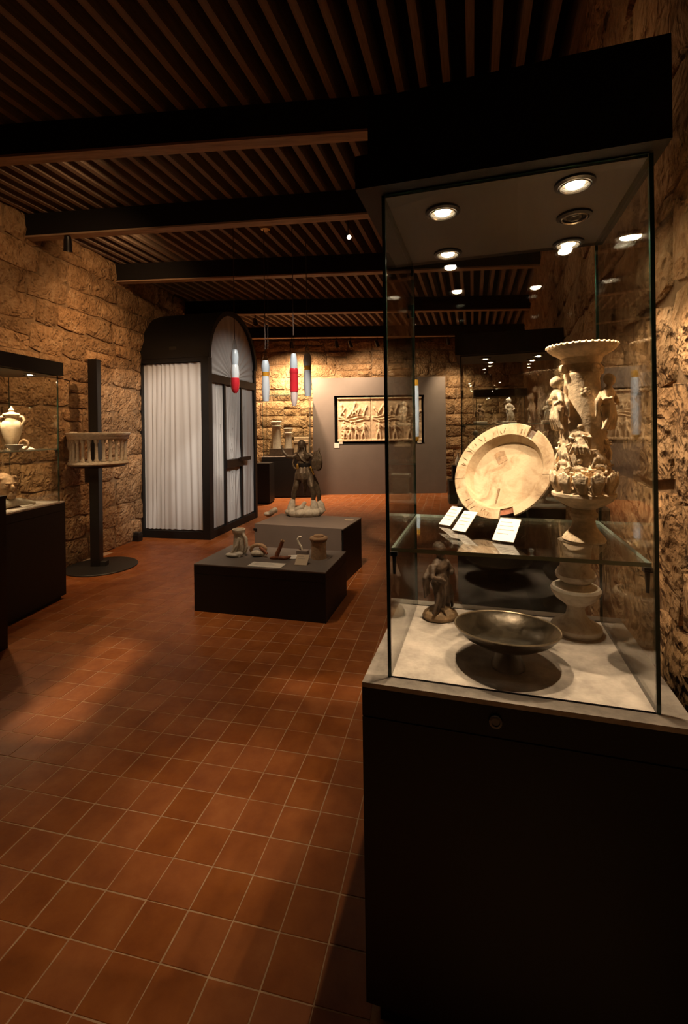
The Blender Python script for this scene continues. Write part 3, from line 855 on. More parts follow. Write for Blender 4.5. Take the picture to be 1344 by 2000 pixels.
# ================================================================== PLINTHS IN THE MIDDLE
LPH = .408
q1 = onz(380, 1193, 0); q2 = onz(637, 1218, 0)
pd = (q2 - q1); PLW = pd.length; pd.normalize(); PANG = math.atan2(pd.y, pd.x)
pv = Vector((-pd.y, pd.x, 0))
low = thing('plinth', 'low black plinth with grey top carrying small pottery finds', 'plinth', (q1.x, q1.y, 0), PANG)
PLD = .66
B().box(0, PLW, 0, PLD, .0, LPH - .085).build('body', 'black_lacquer', low)
B().box(0, PLW, 0, PLD, LPH - .083, LPH - .01).build('fascia', 'black_lacquer', low)
B().box(0, PLW, 0, PLD, LPH - .01, LPH).build('top', 'plinth_top', low)
THH = .553
t1 = onz(498, 1022.5, THH); t2 = onz(671, 1033, THH)
td = (t2 - t1); TLW = td.length; td.z = 0; td.normalize(); TANG = math.atan2(td.y, td.x)
tall = thing('plinth', 'taller grey and black plinth carrying the bronze statue', 'plinth', (t1.x, t1.y, 0), TANG)
TLD = .62
B().box(.004, TLW - .004, .004, TLD - .004, .0, THH - .012).build('body', 'black_lacquer', tall)
B().box(0.0, TLW - .02, -.008, .004, .02, THH - .012).build('front_board', 'plinth_grey', tall)
B().box(0, TLW, -.008, TLD, THH - .012, THH).build('top', 'plinth_grey', tall)
B().box(-.012, .03, -.012, .01, THH - .075, THH - .05).build('clip', 'black_metal', tall)

# ---- finds on the low plinth
def P1(px, py): return onz(px, py, LPH)
def P2(px, py): return onz(px, py, THH)
PXM = 4.0 / F                                        # metres per pixel there
p = P1(465, 1084)
o = thing('jar_fragment', 'pale broken jar neck with strap handle on a white foot', 'pottery', p, PANG)
g = B()
g.lathe([(0, .01), (.05, .01), (.056, .06), (.05, .14), (.046, .19), (.058, .205), (.062, .235), (.048, .242), (.044, .20), (0, .19)], 20, c=(0, .02, 0))
g.tube([(.045, .01, .2), (.085, .0, .15), (.095, -.01, .08), (.075, -.01, .02)], [.014, .016, .014, .010], 8)
g.tube([(.035, -.04, .17), (.02, -.06, .10), (-.035, -.06, .03)], [.013, .014, .012], 8)
link('body', organic(g, .005, 'pale_stone', 2, 'body'), o)
g = B(); g.ell((-.02, -.06, .018), (.075, .045, .018)); g.ell((.03, -.05, .024), (.045, .035, .024)); g.box(-.08, .06, -.08, -.03, 0, .012)
link('foot', organic(g, .005, 'white_glaze', 2, 'foot'), o)
p = P1(505, 1086)
o = thing('handle_fragment', 'curled red and cream pottery handle lying on the low plinth', 'pottery', p, PANG)
arc = [(.075 * cos(a) , .0, .052 + .05 * sin(a)) for a in [radians(200 - 22 * k) for k in range(10)]]
link('loop', organic(B().tube(arc, [.012, .016, .018, .018, .017, .018, .02, .02, .018, .012], 8), .004, 'ochre_clay', 1, 'loop'), o)
link('spout', organic(B().tube([(.02, -.01, .085), (.06, -.02, .06), (.10, -.03, .03)], [.014, .018, .012], 8), .004, 'terracotta_red', 1, 'spout'), o)
g = B(); g.ell((-.01, -.01, .028), (.06, .045, .028)); g.ell((.045, -.01, .03), (.03, .03, .024))
link('shard', organic(g, .004, 'pale_stone', 1, 'shard'), o)
p = P1(546, 1093)
o = thing('pipe_fragment', 'dark red clay pipe fragment standing bent on the low plinth', 'pottery', p, PANG)
link('stem', organic(B().tube([(-.03, 0, .022), (-.015, 0, .06), (.01, 0, .115), (.03, 0, .165)], [.02, .02, .018, .017], 10), .004, 'terracotta_red', 1, 'stem'), o)
B().lathe([(.019, 0), (.019, .006), (.010, .006), (.009, -.01), (.019, 0)], 12).build('mouth', 'ochre_clay', o, 30, (.031, 0, .166), (0, .37, 0))
link('foot', organic(B().tube([(-.085, -.02, .014), (-.05, -.01, .018), (-.01, 0, .022)], [.010, .016, .02], 8).tube([(.0, .0, .02), (.04, .01, .012), (.085, .015, .022), (.10, .015, .034)], [.018, .018, .014, .008], 8), .004, 'terracotta_red', 1, 'foot'), o)
p = P1(584, 1083)
o = thing('hook_fragment', 'slender pale curved handle propped upright on a small grey block', 'pottery', p, PANG)
B().cbox(-.02, .085, -.02, .05, 0, .04, .003).build('block', 'plinth_grey', o)
link('hook', organic(B().tube([(.03, .01, .035), (.018, .01, .07), (-.008, .01, .105), (-.014, .01, .135), (.0, .01, .158), (.026, .01, .162)], [.010, .011, .012, .012, .011, .008], 8), .0035, 'pale_stone', 1, 'hook'), o)
p = P1(623, 1090)
o = thing('spool_jar', 'tan clay cylinder jar with a flanged lid on the low plinth', 'pottery', p, PANG)
B().lathe([(0, 0), (.070, 0), (.070, .02), (.066, .07), (.066, .14), (.064, .155), (.04, .155), (0, .15)], 28).build('body', 'ochre_clay', o, 40)
B().lathe([(.069, .150), (.074, .155), (.074, .168), (.066, .172), (.05, .165), (.069, .150)], 28).build('collar', 'vase_dark', o, 40)
B().lathe([(0, .165), (.080, .170), (.083, .178), (.078, .188), (.046, .192), (.044, .205), (.02, .21), (0, .21)], 28).build('lid', 'ochre_clay', o, 40)
B().cbox(-.09, .09, -.05, .06, 0, .003, .001).build('mat', 'plinth_grey', o)
def card(name, label, px, py, zfun, w_, d_, tilt, rz, mat='paper', lines=3):
    p = zfun(px, py)
    o = thing(name, label, 'label card', p, rz)
    c = B().box(-w_ / 2, w_ / 2, -d_ / 2, d_ / 2, -.0015, .0015).build('sheet', mat, o, loc=(0, 0, .003 + d_ / 2 * sin(tilt)), rot=(tilt, 0, 0))
    for k in range(lines):
        y = d_ * (.30 - .20 * k)
        B().box(-w_ * .38, w_ * (.1 + .12 * ((k * 7) % 3)), y - d_ * .018, y + d_ * .018, .0015, .0019).build('print_line', 'print_grey', c)
    if tilt > .1:
        zt = d_ * sin(tilt)
        B().box(-w_ / 2, w_ / 2, d_ / 2 * cos(tilt) - .003, d_ / 2 * cos(tilt), 0, zt).build('stand', 'acrylic', o)
    return o
card('label_card', 'long cream label sheet lying along the front of the low plinth', 521, 1104, P1, .30, .13, 0.0, PANG, 'paper')
card('label_card', 'small white card lying beside the slender hook fragment', 574, 1090, P1, .10, .09, 0.12, PANG + .35, 'paper', 2)
card('label_card', 'tan upright card wedge in front of the flanged clay jar', 590, 1102, P1, .11, .10, 0.75, PANG, 'paper_tan', 2)
# ---- on the tall plinth
p = P2(531, 1008)
g = B(); g.ell((0, 0, .045), (.035, .03, .10), (.2, .95, 0)); g.ell((-.06, -.01, .025), (.04, .03, .025)); g.ell((.05, .0, .07), (.03, .02, .03), (0, .6, 0))
tag(link('stone_shard', organic(g, .005, 'pale_stone', 2, 'stone_shard'), None, p + Vector((0, 0, -.0)), (0, 0, TANG)), 'long pale stone shard lying on the plinth beside the bronze statue', 'stone')
card('label_card', 'small pale card on the plinth corner behind the bronze statue', 682, 1016, P2, .10, .06, 0.0, TANG, 'paper_tan', 2)

# ---- bronze statue
SP = P2(595, 1006)
statue = thing('statue', 'dark bronze striding figure with winged shield on a white stone base', 'statue', SP, TANG * .4)
g = B(); r = random.Random(3)
for k in range(11):
    a = 2 * pi * k / 11
    g.ell((.16 * cos(a), .11 * sin(a), .045), (.075, .065, .045 + r.uniform(0, .012)), (0, 0, a))
g.lathe([(0, 0), (.20, 0), (.215, .03), (.20, .06), (0, .06)], 24, wob=lambda a, z: 1 - .28 * abs(sin(a)) + .05 * sin(5 * a))
link('stone_base', organic(g, .007, 'pale_stone', 2, 'stone_base'), statue)
g = B()
for (x, y, h, lx) in ((-.155, -.04, .20, .03), (.135, -.05, .19, -.02), (.19, .06, .16, -.03)):
    g.tube([(x, y, .03), (x + lx * .4, y, .12), (x + lx, y, h)], [.055, .045, .026], 10)
g.tube([(-.03, -.09, .05), (-.01, -.09, .11), (.03, -.08, .17)], [.04, .03, .02], 8); g.ell((-.05, -.10, .09), (.07, .04, .03), (0, -.5, 0))
link('plaster_feet', organic(g, .006, 'pale_stone', 2, 'plaster_feet'), statue)
g = B()
# legs
g.tube([(-.125, -.04, .18), (-.11, -.045, .27), (-.085, -.06, .34), (-.055, -.02, .45), (-.03, 0, .54)], [.022, .034, .036, .050, .055], 10)
g.tube([(.115, -.05, .17), (.125, -.06, .25), (.105, -.075, .34), (.07, -.03, .45), (.03, 0, .54)], [.022, .032, .034, .050, .055], 10)
g.tube([(.16, .06, .15), (.165, .05, .24), (.13, .05, .36), (.06, .02, .5)], [.022, .028, .034, .045], 10)
g.tube([(-.01, .06, .22), (.0, .05, .32), (.0, .03, .46)], [.016, .026, .034], 8)
# kilt
g.lathe([(0, .40), (.075, .415), (.115, .43), (.108, .49), (.085, .55), (.066, .585), (0, .59)], 20, wob=lambda a, z: 1 + .06 * sin(9 * a))
g.tube([(.0, -.085, .50), (.0, -.095, .44), (.0, -.085, .385)], [.04, .035, .015], 8)
# torso, neck, head with long hair
g.ell((-.005, 0, .60), (.075, .06, .07)); g.ell((-.01, .0, .68), (.09, .062, .075)); g.tube([(-.01, 0, .72), (-.02, -.005, .78)], [.036, .03], 8)
g.ell((-.025, -.005, .825), (.047, .05, .062)); g.ell((-.02, .02, .80), (.052, .045, .08)); g.tube([(-.02, .045, .80), (-.005, .05, .72), (.02, .05, .64)], [.04, .035, .018], 8)
g.tube([(-.05, -.03, .80), (-.06, -.045, .73), (-.015, -.06, .66), (.03, -.06, .62)], [.014, .013, .013, .01], 6)
g.tube([(.015, -.035, .80), (.02, -.055, .73), (.05, -.05, .66)], [.013, .012, .01], 6)
# outstretched arm with raised hand
g.tube([(-.07, -.01, .72), (-.12, -.03, .685), (-.18, -.05, .69), (-.225, -.05, .735), (-.245, -.05, .775)], [.032, .026, .022, .017, .013], 8)
for k in range(4): g.tube([(-.243, -.05 + (k - 1.5) * .010, .77), (-.255, -.05 + (k - 1.5) * .014, .80), (-.258 + .004 * k, -.05 + (k - 1.5) * .016, .825)], [.007, .006, .004], 6)
# hanging loop of cloth under that arm
g.tube([(-.10, -.03, .68), (-.125, -.04, .61), (-.105, -.045, .555), (-.06, -.05, .54)], [.012, .012, .013, .014], 6)
# shield arm
g.tube([(.06, -.005, .72), (.12, -.02, .68), (.16, -.05, .63), (.18, -.06, .60)], [.032, .028, .022, .016], 8)
link('body', organic(g, .0055, 'bronze_statue', 2, 'body'), statue)
# winged shield: leaf blades in an oval
g = B()
g.ell((.175, -.065, .64), (.062, .02, .12), (0, -.12, 0))
for k in range(7):
    t = k / 6 - .5
    g.tube([(.165 + t * .09, -.085, .53 + .05 * abs(t)), (.172 + t * .11, -.092, .64), (.185 + t * .07, -.085, .75 - .1 * abs(t))], [.009, .013, .007], 6)
g.tube([(.19, -.07, .74), (.20, -.065, .79)], [.02, .008], 6)
link('winged_shield', organic(g, .0048, 'bronze_statue', 1, 'winged_shield'), statue)
g = B(); g.lathe([(0, .565), (.076, .565), (.080, .59), (.074, .612), (0, .612)], 20)
link('belt', g.mesh('belt', 'beam_black', 30), statue, (-.002, 0, 0))
g = B(); g.ell((-.065, -.055, .575), (.018, .012, .035)); link('gilt_patch', g.mesh('gilt_patch', 'gilt', 40), statue)
g = B(); g.tube([(.085, -.045, .57), (.11, -.05, .53), (.125, -.05, .48)], [.012, .013, .009], 8)
link('gilt_strap', g.mesh('gilt_strap', 'gilt', 40), statue)

# ================================================================== IN THE BIG CASE
def D1(px, py): return onz(px, py, DECK)
def S1(px, py): return onz(px, py, SHELF)
# ---- ceramic dish on its easel
DR = .166
dish_y = 1.50
dc = aty(981, 919, dish_y)
nrm = Vector((-.66, -.59, .48)).normalized()
dish = thing('ceramic_dish', 'large cracked cream ceramic dish with missing rim pieces leaning on an easel', 'dish', (dc.x, dc.y, SHELF), 0)
Q = nrm.to_track_quat('Z', 'Y')
DM = Matrix.Translation((0, 0, dc.z - SHELF)) @ Q.to_matrix().to_4x4()
def dpart(name, bb, mat, sm=40):
    bb.xf(DM); return bb.build(name, mat, dish, sm)
# angle on the dish (in its own plane) for a pixel direction
def dang(px, py):
    rr = ray(px, py); o0 = Vector((0, 0, EYE)); n_ = Q @ Vector((0, 0, 1)); c_ = Vector((dc.x, dc.y, dc.z))
    t = (c_ - o0).dot(n_) / rr.dot(n_); v = Q.inverted() @ (o0 + rr * t - c_)
    return math.atan2(v.y, v.x)
well = [(0, -.040), (.098, -.039), (.118, -.031), (.128, -.010), (.132, .0), (.136, -.004), (.132, -.016), (.122, -.040), (.098, -.050), (.06, -.052), (.058, -.062), (.048, -.062), (.046, -.052), (0, -.052)]
dpart('well', B().lathe(well, 72), 'dish_ceramic')
rimp = [(.1322, .0), (.150, .005), (DR, .009), (DR + .003, .006), (DR, .001), (.150, -.004), (.1322, -.006), (.1322, .0)]
a_slot = dang(1036, 852); a_notch = dang(990, 1000)
if a_notch > a_slot: a_notch -= 2 * pi
wid_s, wid_n = .085, .15
# the rim in broken sections: between slot and notch, and the other way round
s0, s1 = a_notch + wid_n, a_slot - wid_s
s2, s3 = a_slot + wid_s, a_notch - wid_n + 2 * pi
def arcs(a, b_, nsec, name):
    for k in range(nsec):
        x0 = a + (b_ - a) * k / nsec + .004; x1 = a + (b_ - a) * (k + 1) / nsec - .004
        dpart(name, B().lathe(rimp, 20, a0=x0, a1=x1), 'dish_ceramic')
fill = [(.1325, -.006), (DR - .004, -.005), (DR - .004, -.002), (.150, -.003), (.1325, -.004), (.1325, -.006)]
dpart('repair_strip', B().lathe(fill, 8, a0=a_slot - wid_s + .003, a1=a_slot + wid_s - .003), 'fragment_dark')
fill2 = [(.1325, -.006), (.152, -.004), (.152, .0), (.1325, -.003), (.1325, -.006)]
dpart('repair_strip', B().lathe(fill2, 8, a0=a_notch - wid_n + .003, a1=a_notch + wid_n - .003), 'terracotta_red')
arcs(s0, s1, 2, 'rim_section'); arcs(s2, s3, 5, 'rim_section')
cr = random.Random(4)
for k in range(26):
    a = s2 + (s3 - s2) * cr.random(); r0 = cr.uniform(.136, .148); r1 = r0 + cr.uniform(.006, .016); a2 = a + cr.uniform(-.05, .05)
    z0 = .0012 + (r0 - .132) * .25; z1 = .0012 + (r1 - .132) * .25
    dpart('glaze_crack', B().tube([(r0 * cos(a), r0 * sin(a), z0), (r1 * cos(a2), r1 * sin(a2), z1)], .0011, 5), 'vase_dark')
# painted patch and crack in the well
def wellpt(px, py, z=-.0388):
    rr = ray(px, py); n_ = Q @ Vector((0, 0, 1)); c_ = Vector((dc.x, dc.y, dc.z)) + n_ * z; o0 = Vector((0, 0, EYE))
    t = (c_ - o0).dot(n_) / rr.dot(n_); v = Q.inverted() @ (o0 + rr * t - c_); return (v.x, v.y)
quad = [wellpt(*q) for q in ((962, 882), (985, 880), (992, 898), (974, 908))]
bb = B(); bb.add([(x, y, -.0398) for x, y in quad] + [(x, y, -.0384) for x, y in quad], [(0, 1, 2, 3), (7, 6, 5, 4)] + [(k, 4 + k, 4 + (k + 1) % 4, (k + 1) % 4) for k in range(4)])
dpart('painted_patch', bb, 'vase_dark', 0)
cpts = [wellpt(*q) for q in ((975, 955), (972, 968), (969, 980), (968, 988))]
dpart('glaze_crack', B().tube([(x, y, -.0385) for x, y in cpts], [.004, .0035, .003, .0025], 6), 'vase_dark')
# easel: two feet with upright hooks and a back strut, resting on the shelf
es = B()
n_xy = Vector((nrm.x, nrm.y, 0)).normalized(); sx = Vector((-n_xy.y, n_xy.x, 0))
low_pt = Vector((0, 0, dc.z - SHELF)) + (Q @ Vector((0, 0, 0)))
down = (Vector((0, 0, -1)) - nrm * Vector((0, 0, -1)).dot(nrm)).normalized()
contact = Vector((0, 0, dc.z - SHELF)) + down * (DR * .93)
easel = thing('dish_easel', 'clear acrylic easel propping up the cracked ceramic dish', 'easel', (dc.x, dc.y, SHELF), 0)
for sgn in (-1, 1):
    c0 = contact + sx * (.055 * sgn)
    fr = c0 + n_xy * .028; fr.z = .006
    bk = c0 - n_xy * .13; bk.z = .006
    mid = Vector((0, 0, dc.z - SHELF)) + sx * (.05 * sgn) - nrm * .066
    mid2 = mid + down * (-.03)
    B().tube([fr + Vector((0, 0, .03)), fr, (c0 + fr) / 2 * 1 + Vector((0, 0, .006 - ((c0 + fr) / 2).z)), bk], .005, 8).build('foot_rail', 'acrylic', easel, 40)
    B().tube([bk, mid], .005, 8).build('strut', 'acrylic', easel, 40)

# ---- easel cards before the dish
def easel_card(label, px0, py0, px1, py1, w_, rz):
    a = S1(px0, py0); bq = aty(px1, py1, a.y + .05)
    h = .092
    o = thing('label_card', label, 'label card', (a.x, a.y, SHELF), rz)
    sl = .55
    sh = B().box(-w_ / 2, w_ / 2, 0, h, -.001, .001).build('sheet', 'paper', o, loc=(0, 0, .004), rot=(sl, 0, 0))
    for k in range(4):
        y = h * (.82 - .17 * k); B().box(-w_ * .4, w_ * (.15 + .1 * (k % 3)), y - .0012, y + .0012, .001, .0014).build('print_line', 'print_grey', sh)
    B().box(-w_ / 2, w_ / 2, 0, h, -.0045, -.0015).build('holder', 'acrylic', o, loc=(0, 0, .004), rot=(sl, 0, 0))
    B().box(-w_ / 2, w_ / 2, h * cos(sl) - .002, h * cos(sl) + .045, 0.0, .003).build('holder_foot', 'acrylic', o)
    B().box(-w_ / 2, w_ / 2, 0, .003, 0.0, h * sin(sl) * 1.1).build('holder_back', 'acrylic', o, loc=(0, h * cos(sl) + .04, .0), rot=(.35, 0, 0))
    return o
easel_card('white caption card on clear holder standing before the ceramic dish', 982, 1060, 1010, 1003, .058, -.62)
easel_card('small white caption card leaning at the lower edge of the ceramic dish', 896, 1040, 0, 0, .045, -.75)
easel_card('white caption card tilted beside the ceramic dish by the glass', 868, 1028, 0, 0, .042, -.80)

# ---- tall figured vase
vp = S1(1141, 1056)
VS = vp.y / F                                         # metres per pixel at the vase
vase = thing('figured_vase', 'tall pale clay vase with flaring lip and modelled figures standing on the glass shelf', 'vase', vp, yawrot(10))
H = .575
zz = lambda py: (1056 - py) * VS
fprof = [(0, 0), (37 * VS, 0), (39 * VS, 4 * VS), (36 * VS, 10 * VS), (30 * VS, 17 * VS), (22 * VS, 28 * VS), (20 * VS, 40 * VS), (22 * VS, 46 * VS), (25 * VS, 48 * VS), (25 * VS, 54 * VS), (21 * VS, 57 * VS), (21 * VS, 63 * VS), (0, 63 * VS)]
B().lathe(fprof, 40).build('foot', 'vase_clay', vase, 40)
bprof = [(0, zz(993)), (20 * VS, zz(993)), (34 * VS, zz(986)), (50 * VS, zz(976)), (57 * VS, zz(967)), (57 * VS, zz(962)), (50 * VS, zz(958)), (46 * VS, zz(950)), (44 * VS, zz(920)), (42 * VS, zz(880)), (41 * VS, zz(850)), (39 * VS, zz(820)), (35 * VS, zz(780)), (31 * VS, zz(740)), (33 * VS, zz(736)), (33 * VS, zz(731)), (30.5 * VS, zz(729)), (31 * VS, zz(712)), (36 * VS, zz(706)), (37 * VS, zz(700)), (42 * VS, zz(696)), (53 * VS, zz(690)), (61 * VS, zz(683)), (63 * VS, zz(678)), (60 * VS, zz(675)), (50 * VS, zz(676)), (28 * VS, zz(690)), (22 * VS, zz(720)), (0, zz(725))]
B().lathe(bprof, 56).build('body', 'vase_clay', vase, 35)
bead = B().ell((0, 0, 0), (3.6 * VS, 2.6 * VS, 3.0 * VS), None, 8, 6).mesh('lip_bead', 'vase_clay', 60)
for k in range(36):
    a = 2 * pi * k / 36; link('lip_bead', bead, vase, (61.5 * VS * cos(a), 61.5 * VS * sin(a), zz(677)), (0, 0, a))
scroll = B().lathe([(0, -4 * VS), (7 * VS, -4 * VS), (9.5 * VS, -3 * VS), (9.5 * VS, 3 * VS), (7 * VS, 5 * VS), (5 * VS, 3 * VS), (3 * VS, 5 * VS), (0, 5 * VS)], 16).mesh('scroll', 'vase_clay', 40)
for a in (198, 292, 18, 112):
    A = radians(a); link('scroll', scroll, vase, (39 * VS * cos(A), 39 * VS * sin(A), zz(722)), (pi / 2, 0, A + (pi / 2 if a in (292, 112) else pi * .1)))
def figure_mesh(seed, s, name, mat, voxel, wings=True):
    """small draped figure: z up, facing -y; s = height in metres"""
    r = random.Random(seed); g = B()
    g.ell((0, -.02 * s, .90 * s), (.085 * s, .085 * s, .10 * s)); g.ell((0, .015 * s, .92 * s), (.10 * s, .09 * s, .10 * s))
    g.tube([(0, 0, .72 * s), (0, -.01 * s, .84 * s)], [.05 * s, .05 * s], 8)
    g.ell((0, 0, .66 * s), (.15 * s, .10 * s, .13 * s)); g.ell((0, 0, .50 * s), (.13 * s, .10 * s, .14 * s))
    for sg in (-1, 1):
        b1 = r.uniform(.02, .16)
        g.tube([(sg * .14 * s, 0, .70 * s), (sg * .23 * s, -.05 * s, .55 * s), (sg * (b1 + .02) * s, -.14 * s, (.5 + r.uniform(-.05, .12)) * s)], [.055 * s, .045 * s, .032 * s], 8)
        g.tube([(sg * .07 * s, 0, .45 * s), (sg * .10 * s, -.06 * s, .24 * s), (sg * .09 * s, -.02 * s, .02 * s)], [.085 * s, .065 * s, .04 * s], 8)
        if wings:
            for k in range(3): g.tube([(sg * .12 * s, .06 * s, (.68 - .04 * k) * s), (sg * (.26 - .02 * k) * s, .06 * s, (.52 - .05 * k) * s), (sg * (.27 - .05 * k) * s, .05 * s, (.24 + .02 * k) * s)], [.04 * s, .045 * s, .015 * s], 6)
    for k in range(5):
        x = (k - 2) * .065 * s
        g.tube([(x * .6, -.07 * s, .48 * s), (x * 1.2, -.10 * s, .25 * s), (x * 1.7 + r.uniform(-.02, .02) * s, -.06 * s, .03 * s)], [.028 * s, .034 * s, .024 * s], 6)
    return organic(g, voxel, mat, 1, name)
fig_a = figure_mesh(1, .150, 'winged_figure', 'vase_clay', .0022)
fig_b = figure_mesh(6, .150, 'winged_figure', 'vase_clay', .0022)
for (a, me) in ((188, fig_a), (318, fig_b), (85, fig_a)):
    A = radians(a); link('winged_figure', me, vase, (41 * VS * cos(A), 41 * VS * sin(A), zz(842)), (.10, 0, A + pi / 2))
fig_c = figure_mesh(9, .105, 'relief_figure', 'vase_clay', .0021, False); fig_d = figure_mesh(12, .105, 'relief_figure', 'vase_clay', .0021, True)
for k in range(8):
    A = radians(22 + 45 * k); rr_ = (40 + 2 * (k % 2)) * VS
    link('relief_figure', fig_c if k % 2 else fig_d, vase, (rr_ * cos(A), rr_ * sin(A), zz(912 - 12 * (k % 3))), (-.12, 0, A + pi / 2), (1.05, 1.0, .82))
for k in range(9):
    A = radians(5 + 40 * k); rr_ = (43 + 2 * (k % 2)) * VS
    link('relief_figure', fig_d if k % 2 else fig_c, vase, (rr_ * cos(A), rr_ * sin(A), zz(955 - 5 * (k % 3))), (-.06, 0, A + pi / 2), (1.0, 1.0, .86))
g = B()
for k in range(5):
    t = (k - 2) * .5
    g.tube([(0.001 * k, 0, 0), (t * .009, -.012, .028), (t * .016, -.016, .052 - abs(t) * .008)], [.007, .008, .003], 6)
leaf = organic(g, .0018, 'vase_clay', 1, 'acanthus_leaf')
for k in range(12):
    A = radians(30 * k + 8); link('acanthus_leaf', leaf, vase, (47 * VS * cos(A), 47 * VS * sin(A), zz(961)), (0, 0, A + pi / 2), (1.05, 1.0, 1.15))
g = B()
for k in range(5):
    a = 2 * pi * k / 5; g.ell((.008 * cos(a), 0, .008 * sin(a)), (.006, .004, .006), None, 8, 6)
g.ell((0, -.002, 0), (.005, .004, .005), None, 8, 6)
A = radians(262); link('rosette', organic(g, .0016, 'vase_clay', 1, 'rosette'), vase, (33 * VS * cos(A), 33 * VS * sin(A), zz(768)), (0, 0, A + pi / 2))

# ---- marble baluster below the shelf
bpnt = D1(1128, 1230); BS = bpnt.y / F * .96; bpnt += Vector((-.008, -.008, 0))
bal = thing('marble_baluster', 'turned white marble baluster foot standing under the glass shelf', 'baluster', bpnt, 0)
B().lathe([(0, 0), (46 * BS, 0), (48 * BS, 6 * BS), (47 * BS, 12 * BS), (42 * BS, 16 * BS), (28 * BS, 22 * BS), (19 * BS, 34 * BS), (16 * BS, 46 * BS), (20 * BS, 56 * BS), (0, 56 * BS)], 40).build('foot', 'white_marble', bal, 40)
B().lathe([(0, 56 * BS), (22 * BS, 56 * BS), (38 * BS, 68 * BS), (46 * BS, 80 * BS), (47 * BS, 86 * BS), (44 * BS, 91 * BS), (30 * BS, 94 * BS), (28 * BS, 100 * BS), (0, 100 * BS)], 40).build('bowl', 'white_marble', bal, 40)
B().lathe([(0, 100 * BS), (26 * BS, 100 * BS), (36 * BS, 108 * BS), (38 * BS, 116 * BS), (34 * BS, 124 * BS), (29 * BS, 130 * BS), (28 * BS, 150 * BS), (30 * BS, 168 * BS), (32 * BS, 178 * BS), (32 * BS, 184 * BS), (0, 184 * BS)], 40).build('neck', 'white_marble', bal, 40)

# ---- bronze footed dish
fp = D1(992, 1301)
fd = thing('bronze_dish', 'dark bronze footed dish on the case floor', 'dish', fp, 0)
FR = 103 * (fp.y - .01) / F * .98
B().lathe([(0, 0), (.046, 0), (.045, .008), (.035, .028), (.033, .046), (.04, .054), (0, .054)], 40).build('foot', 'bronze_dish', fd, 40)
bowl = B().lathe([(0, .046), (.04, .046), (.085, .058), (.118, .076), (FR * .96, .092), (FR * .995, .100), (FR * .975, .100), (FR * .93, .092), (.108, .074), (.085, .062), (.05, .056), (0, .055)], 64).build('bowl', 'bronze_dish', fd, 40, (0, .008, .0), (-.075, .03, 0))
B().lathe([(FR * .995, .099), (FR * 1.006, .1015), (FR * .995, .1045), (FR * .978, .1025), (FR * .975, .0995), (FR * .995, .099)], 64).build('rim', 'bronze_rim', bowl, 40)

# ---- draped fragment at the back of the case
hp = D1(860, 1207)
hf = thing('statuette_fragment', 'dark draped statuette fragment on a rounded base under the shelf', 'statuette', hp, .2)
g = B()
g.lathe([(0, 0), (.050, 0), (.056, .012), (.050, .024), (.03, .04), (0, .045)], 24, wob=lambda a, z: 1 + .12 * cos(2 * a))
link('base', organic(g, .003, 'vase_dark', 1, 'base'), hf)
link('drapery', figure_mesh(31, .235, 'drapery', 'fragment_dark', .0034, True), hf, (0, 0, .024), (0, 0, .5))
# small mark on the deck near the corner pin

# ================================================================== IN THE LONG WALL CASE
def LS(px, py): return onz(px, py, 1.41)
def LD(px, py): return onz(px, py, LDECK)
lax = Vector((-sin(LRZ), cos(LRZ), 0))
def in_wall_case(px, py, ly, z):
    # where the ray through a pixel meets the upright plane LY behind the case's front
    r_ = ray(px, py); t = (l_origin.dot(lax) + ly) / r_.dot(lax)
    return Vector((r_.x * t, t, z))
ap = in_wall_case(23, 873, .24, 1.41)
amph = thing('amphora', 'pale lidded amphora with two handles on the shelf of the wall case', 'amphora', ap, .3)
K = 1.0
B().lathe([(0, 0), (.040, 0), (.042, .01), (.03, .022), (.038, .05), (.062, .11), (.078, .18), (.080, .215), (.066, .25), (.046, .262), (.040, .28), (.048, .30), (.05, .305), (0, .305)], 36).build('body', 'cream_ceramic', amph, 40)
B().lathe([(0, .305), (.06, .305), (.066, .312), (.055, .322), (.022, .332), (.015, .34), (.022, .352), (.012, .365), (.006, .38), (0, .385)], 28).build('lid', 'cream_ceramic', amph, 40)
for sg in (-1, 1):
    B().tube([(sg * .045, 0, .295), (sg * .085, 0, .292), (sg * .098, 0, .262), (sg * .082, 0, .225), (sg * .072, 0, .21)], [.009, .010, .010, .009, .007], 8).build('handle', 'cream_ceramic', amph, 40)
p = in_wall_case(29, 879, .11, 1.41); sb = thing('bowl', 'small pale bowl on the shelf beside the amphora', 'bowl', p, 0)
B().lathe([(0, 0), (.028, 0), (.03, .008), (.06, .03), (.068, .05), (.062, .05), (.05, .03), (0, .014)], 28).build('body', 'white_glaze', sb, 40)
sbx = thing('ring_fragment', 'broken pottery ring on the shelf between bowl and white card', 'pottery', in_wall_case(47, 877, .13, 1.4145), 0)
link('body', organic(B().tube([(.04 * cos(a), 0, .042 + .04 * sin(a)) for a in [radians(-80 + 28 * k) for k in range(11)]], .010, 8), .003, 'ochre_clay', 1, 'body'), sbx)
cp = in_wall_case(60, 878, .14, 1.41)
o = thing('label_card', 'white tent card on the shelf of the wall case', 'label card', cp, LRZ)
c_ = B().box(-.055, .055, 0, .08, -.001, .001).build('sheet', 'paper', o, loc=(0, 0, .002), rot=(.35, 0, 0)); B().box(-.055, .055, 0, .001, 0, .03).build('stand', 'acrylic', o, loc=(0, .075, 0))
hd = in_wall_case(11, 985, .24, LDECK + .008)
head = thing('portrait_bust', 'carved stone head on the floor of the wall case', 'sculpture', hd, 1.2)
g = B()
g.tube([(0, .0, .0), (0, .01, .08)], [.07, .05], 12); g.ell((0, 0, .17), (.078, .095, .115)); g.ell((0, .04, .21), (.088, .085, .085)); g.ell((0, -.095, .165), (.016, .022, .03)); g.ell((0, -.075, .10), (.04, .03, .03))
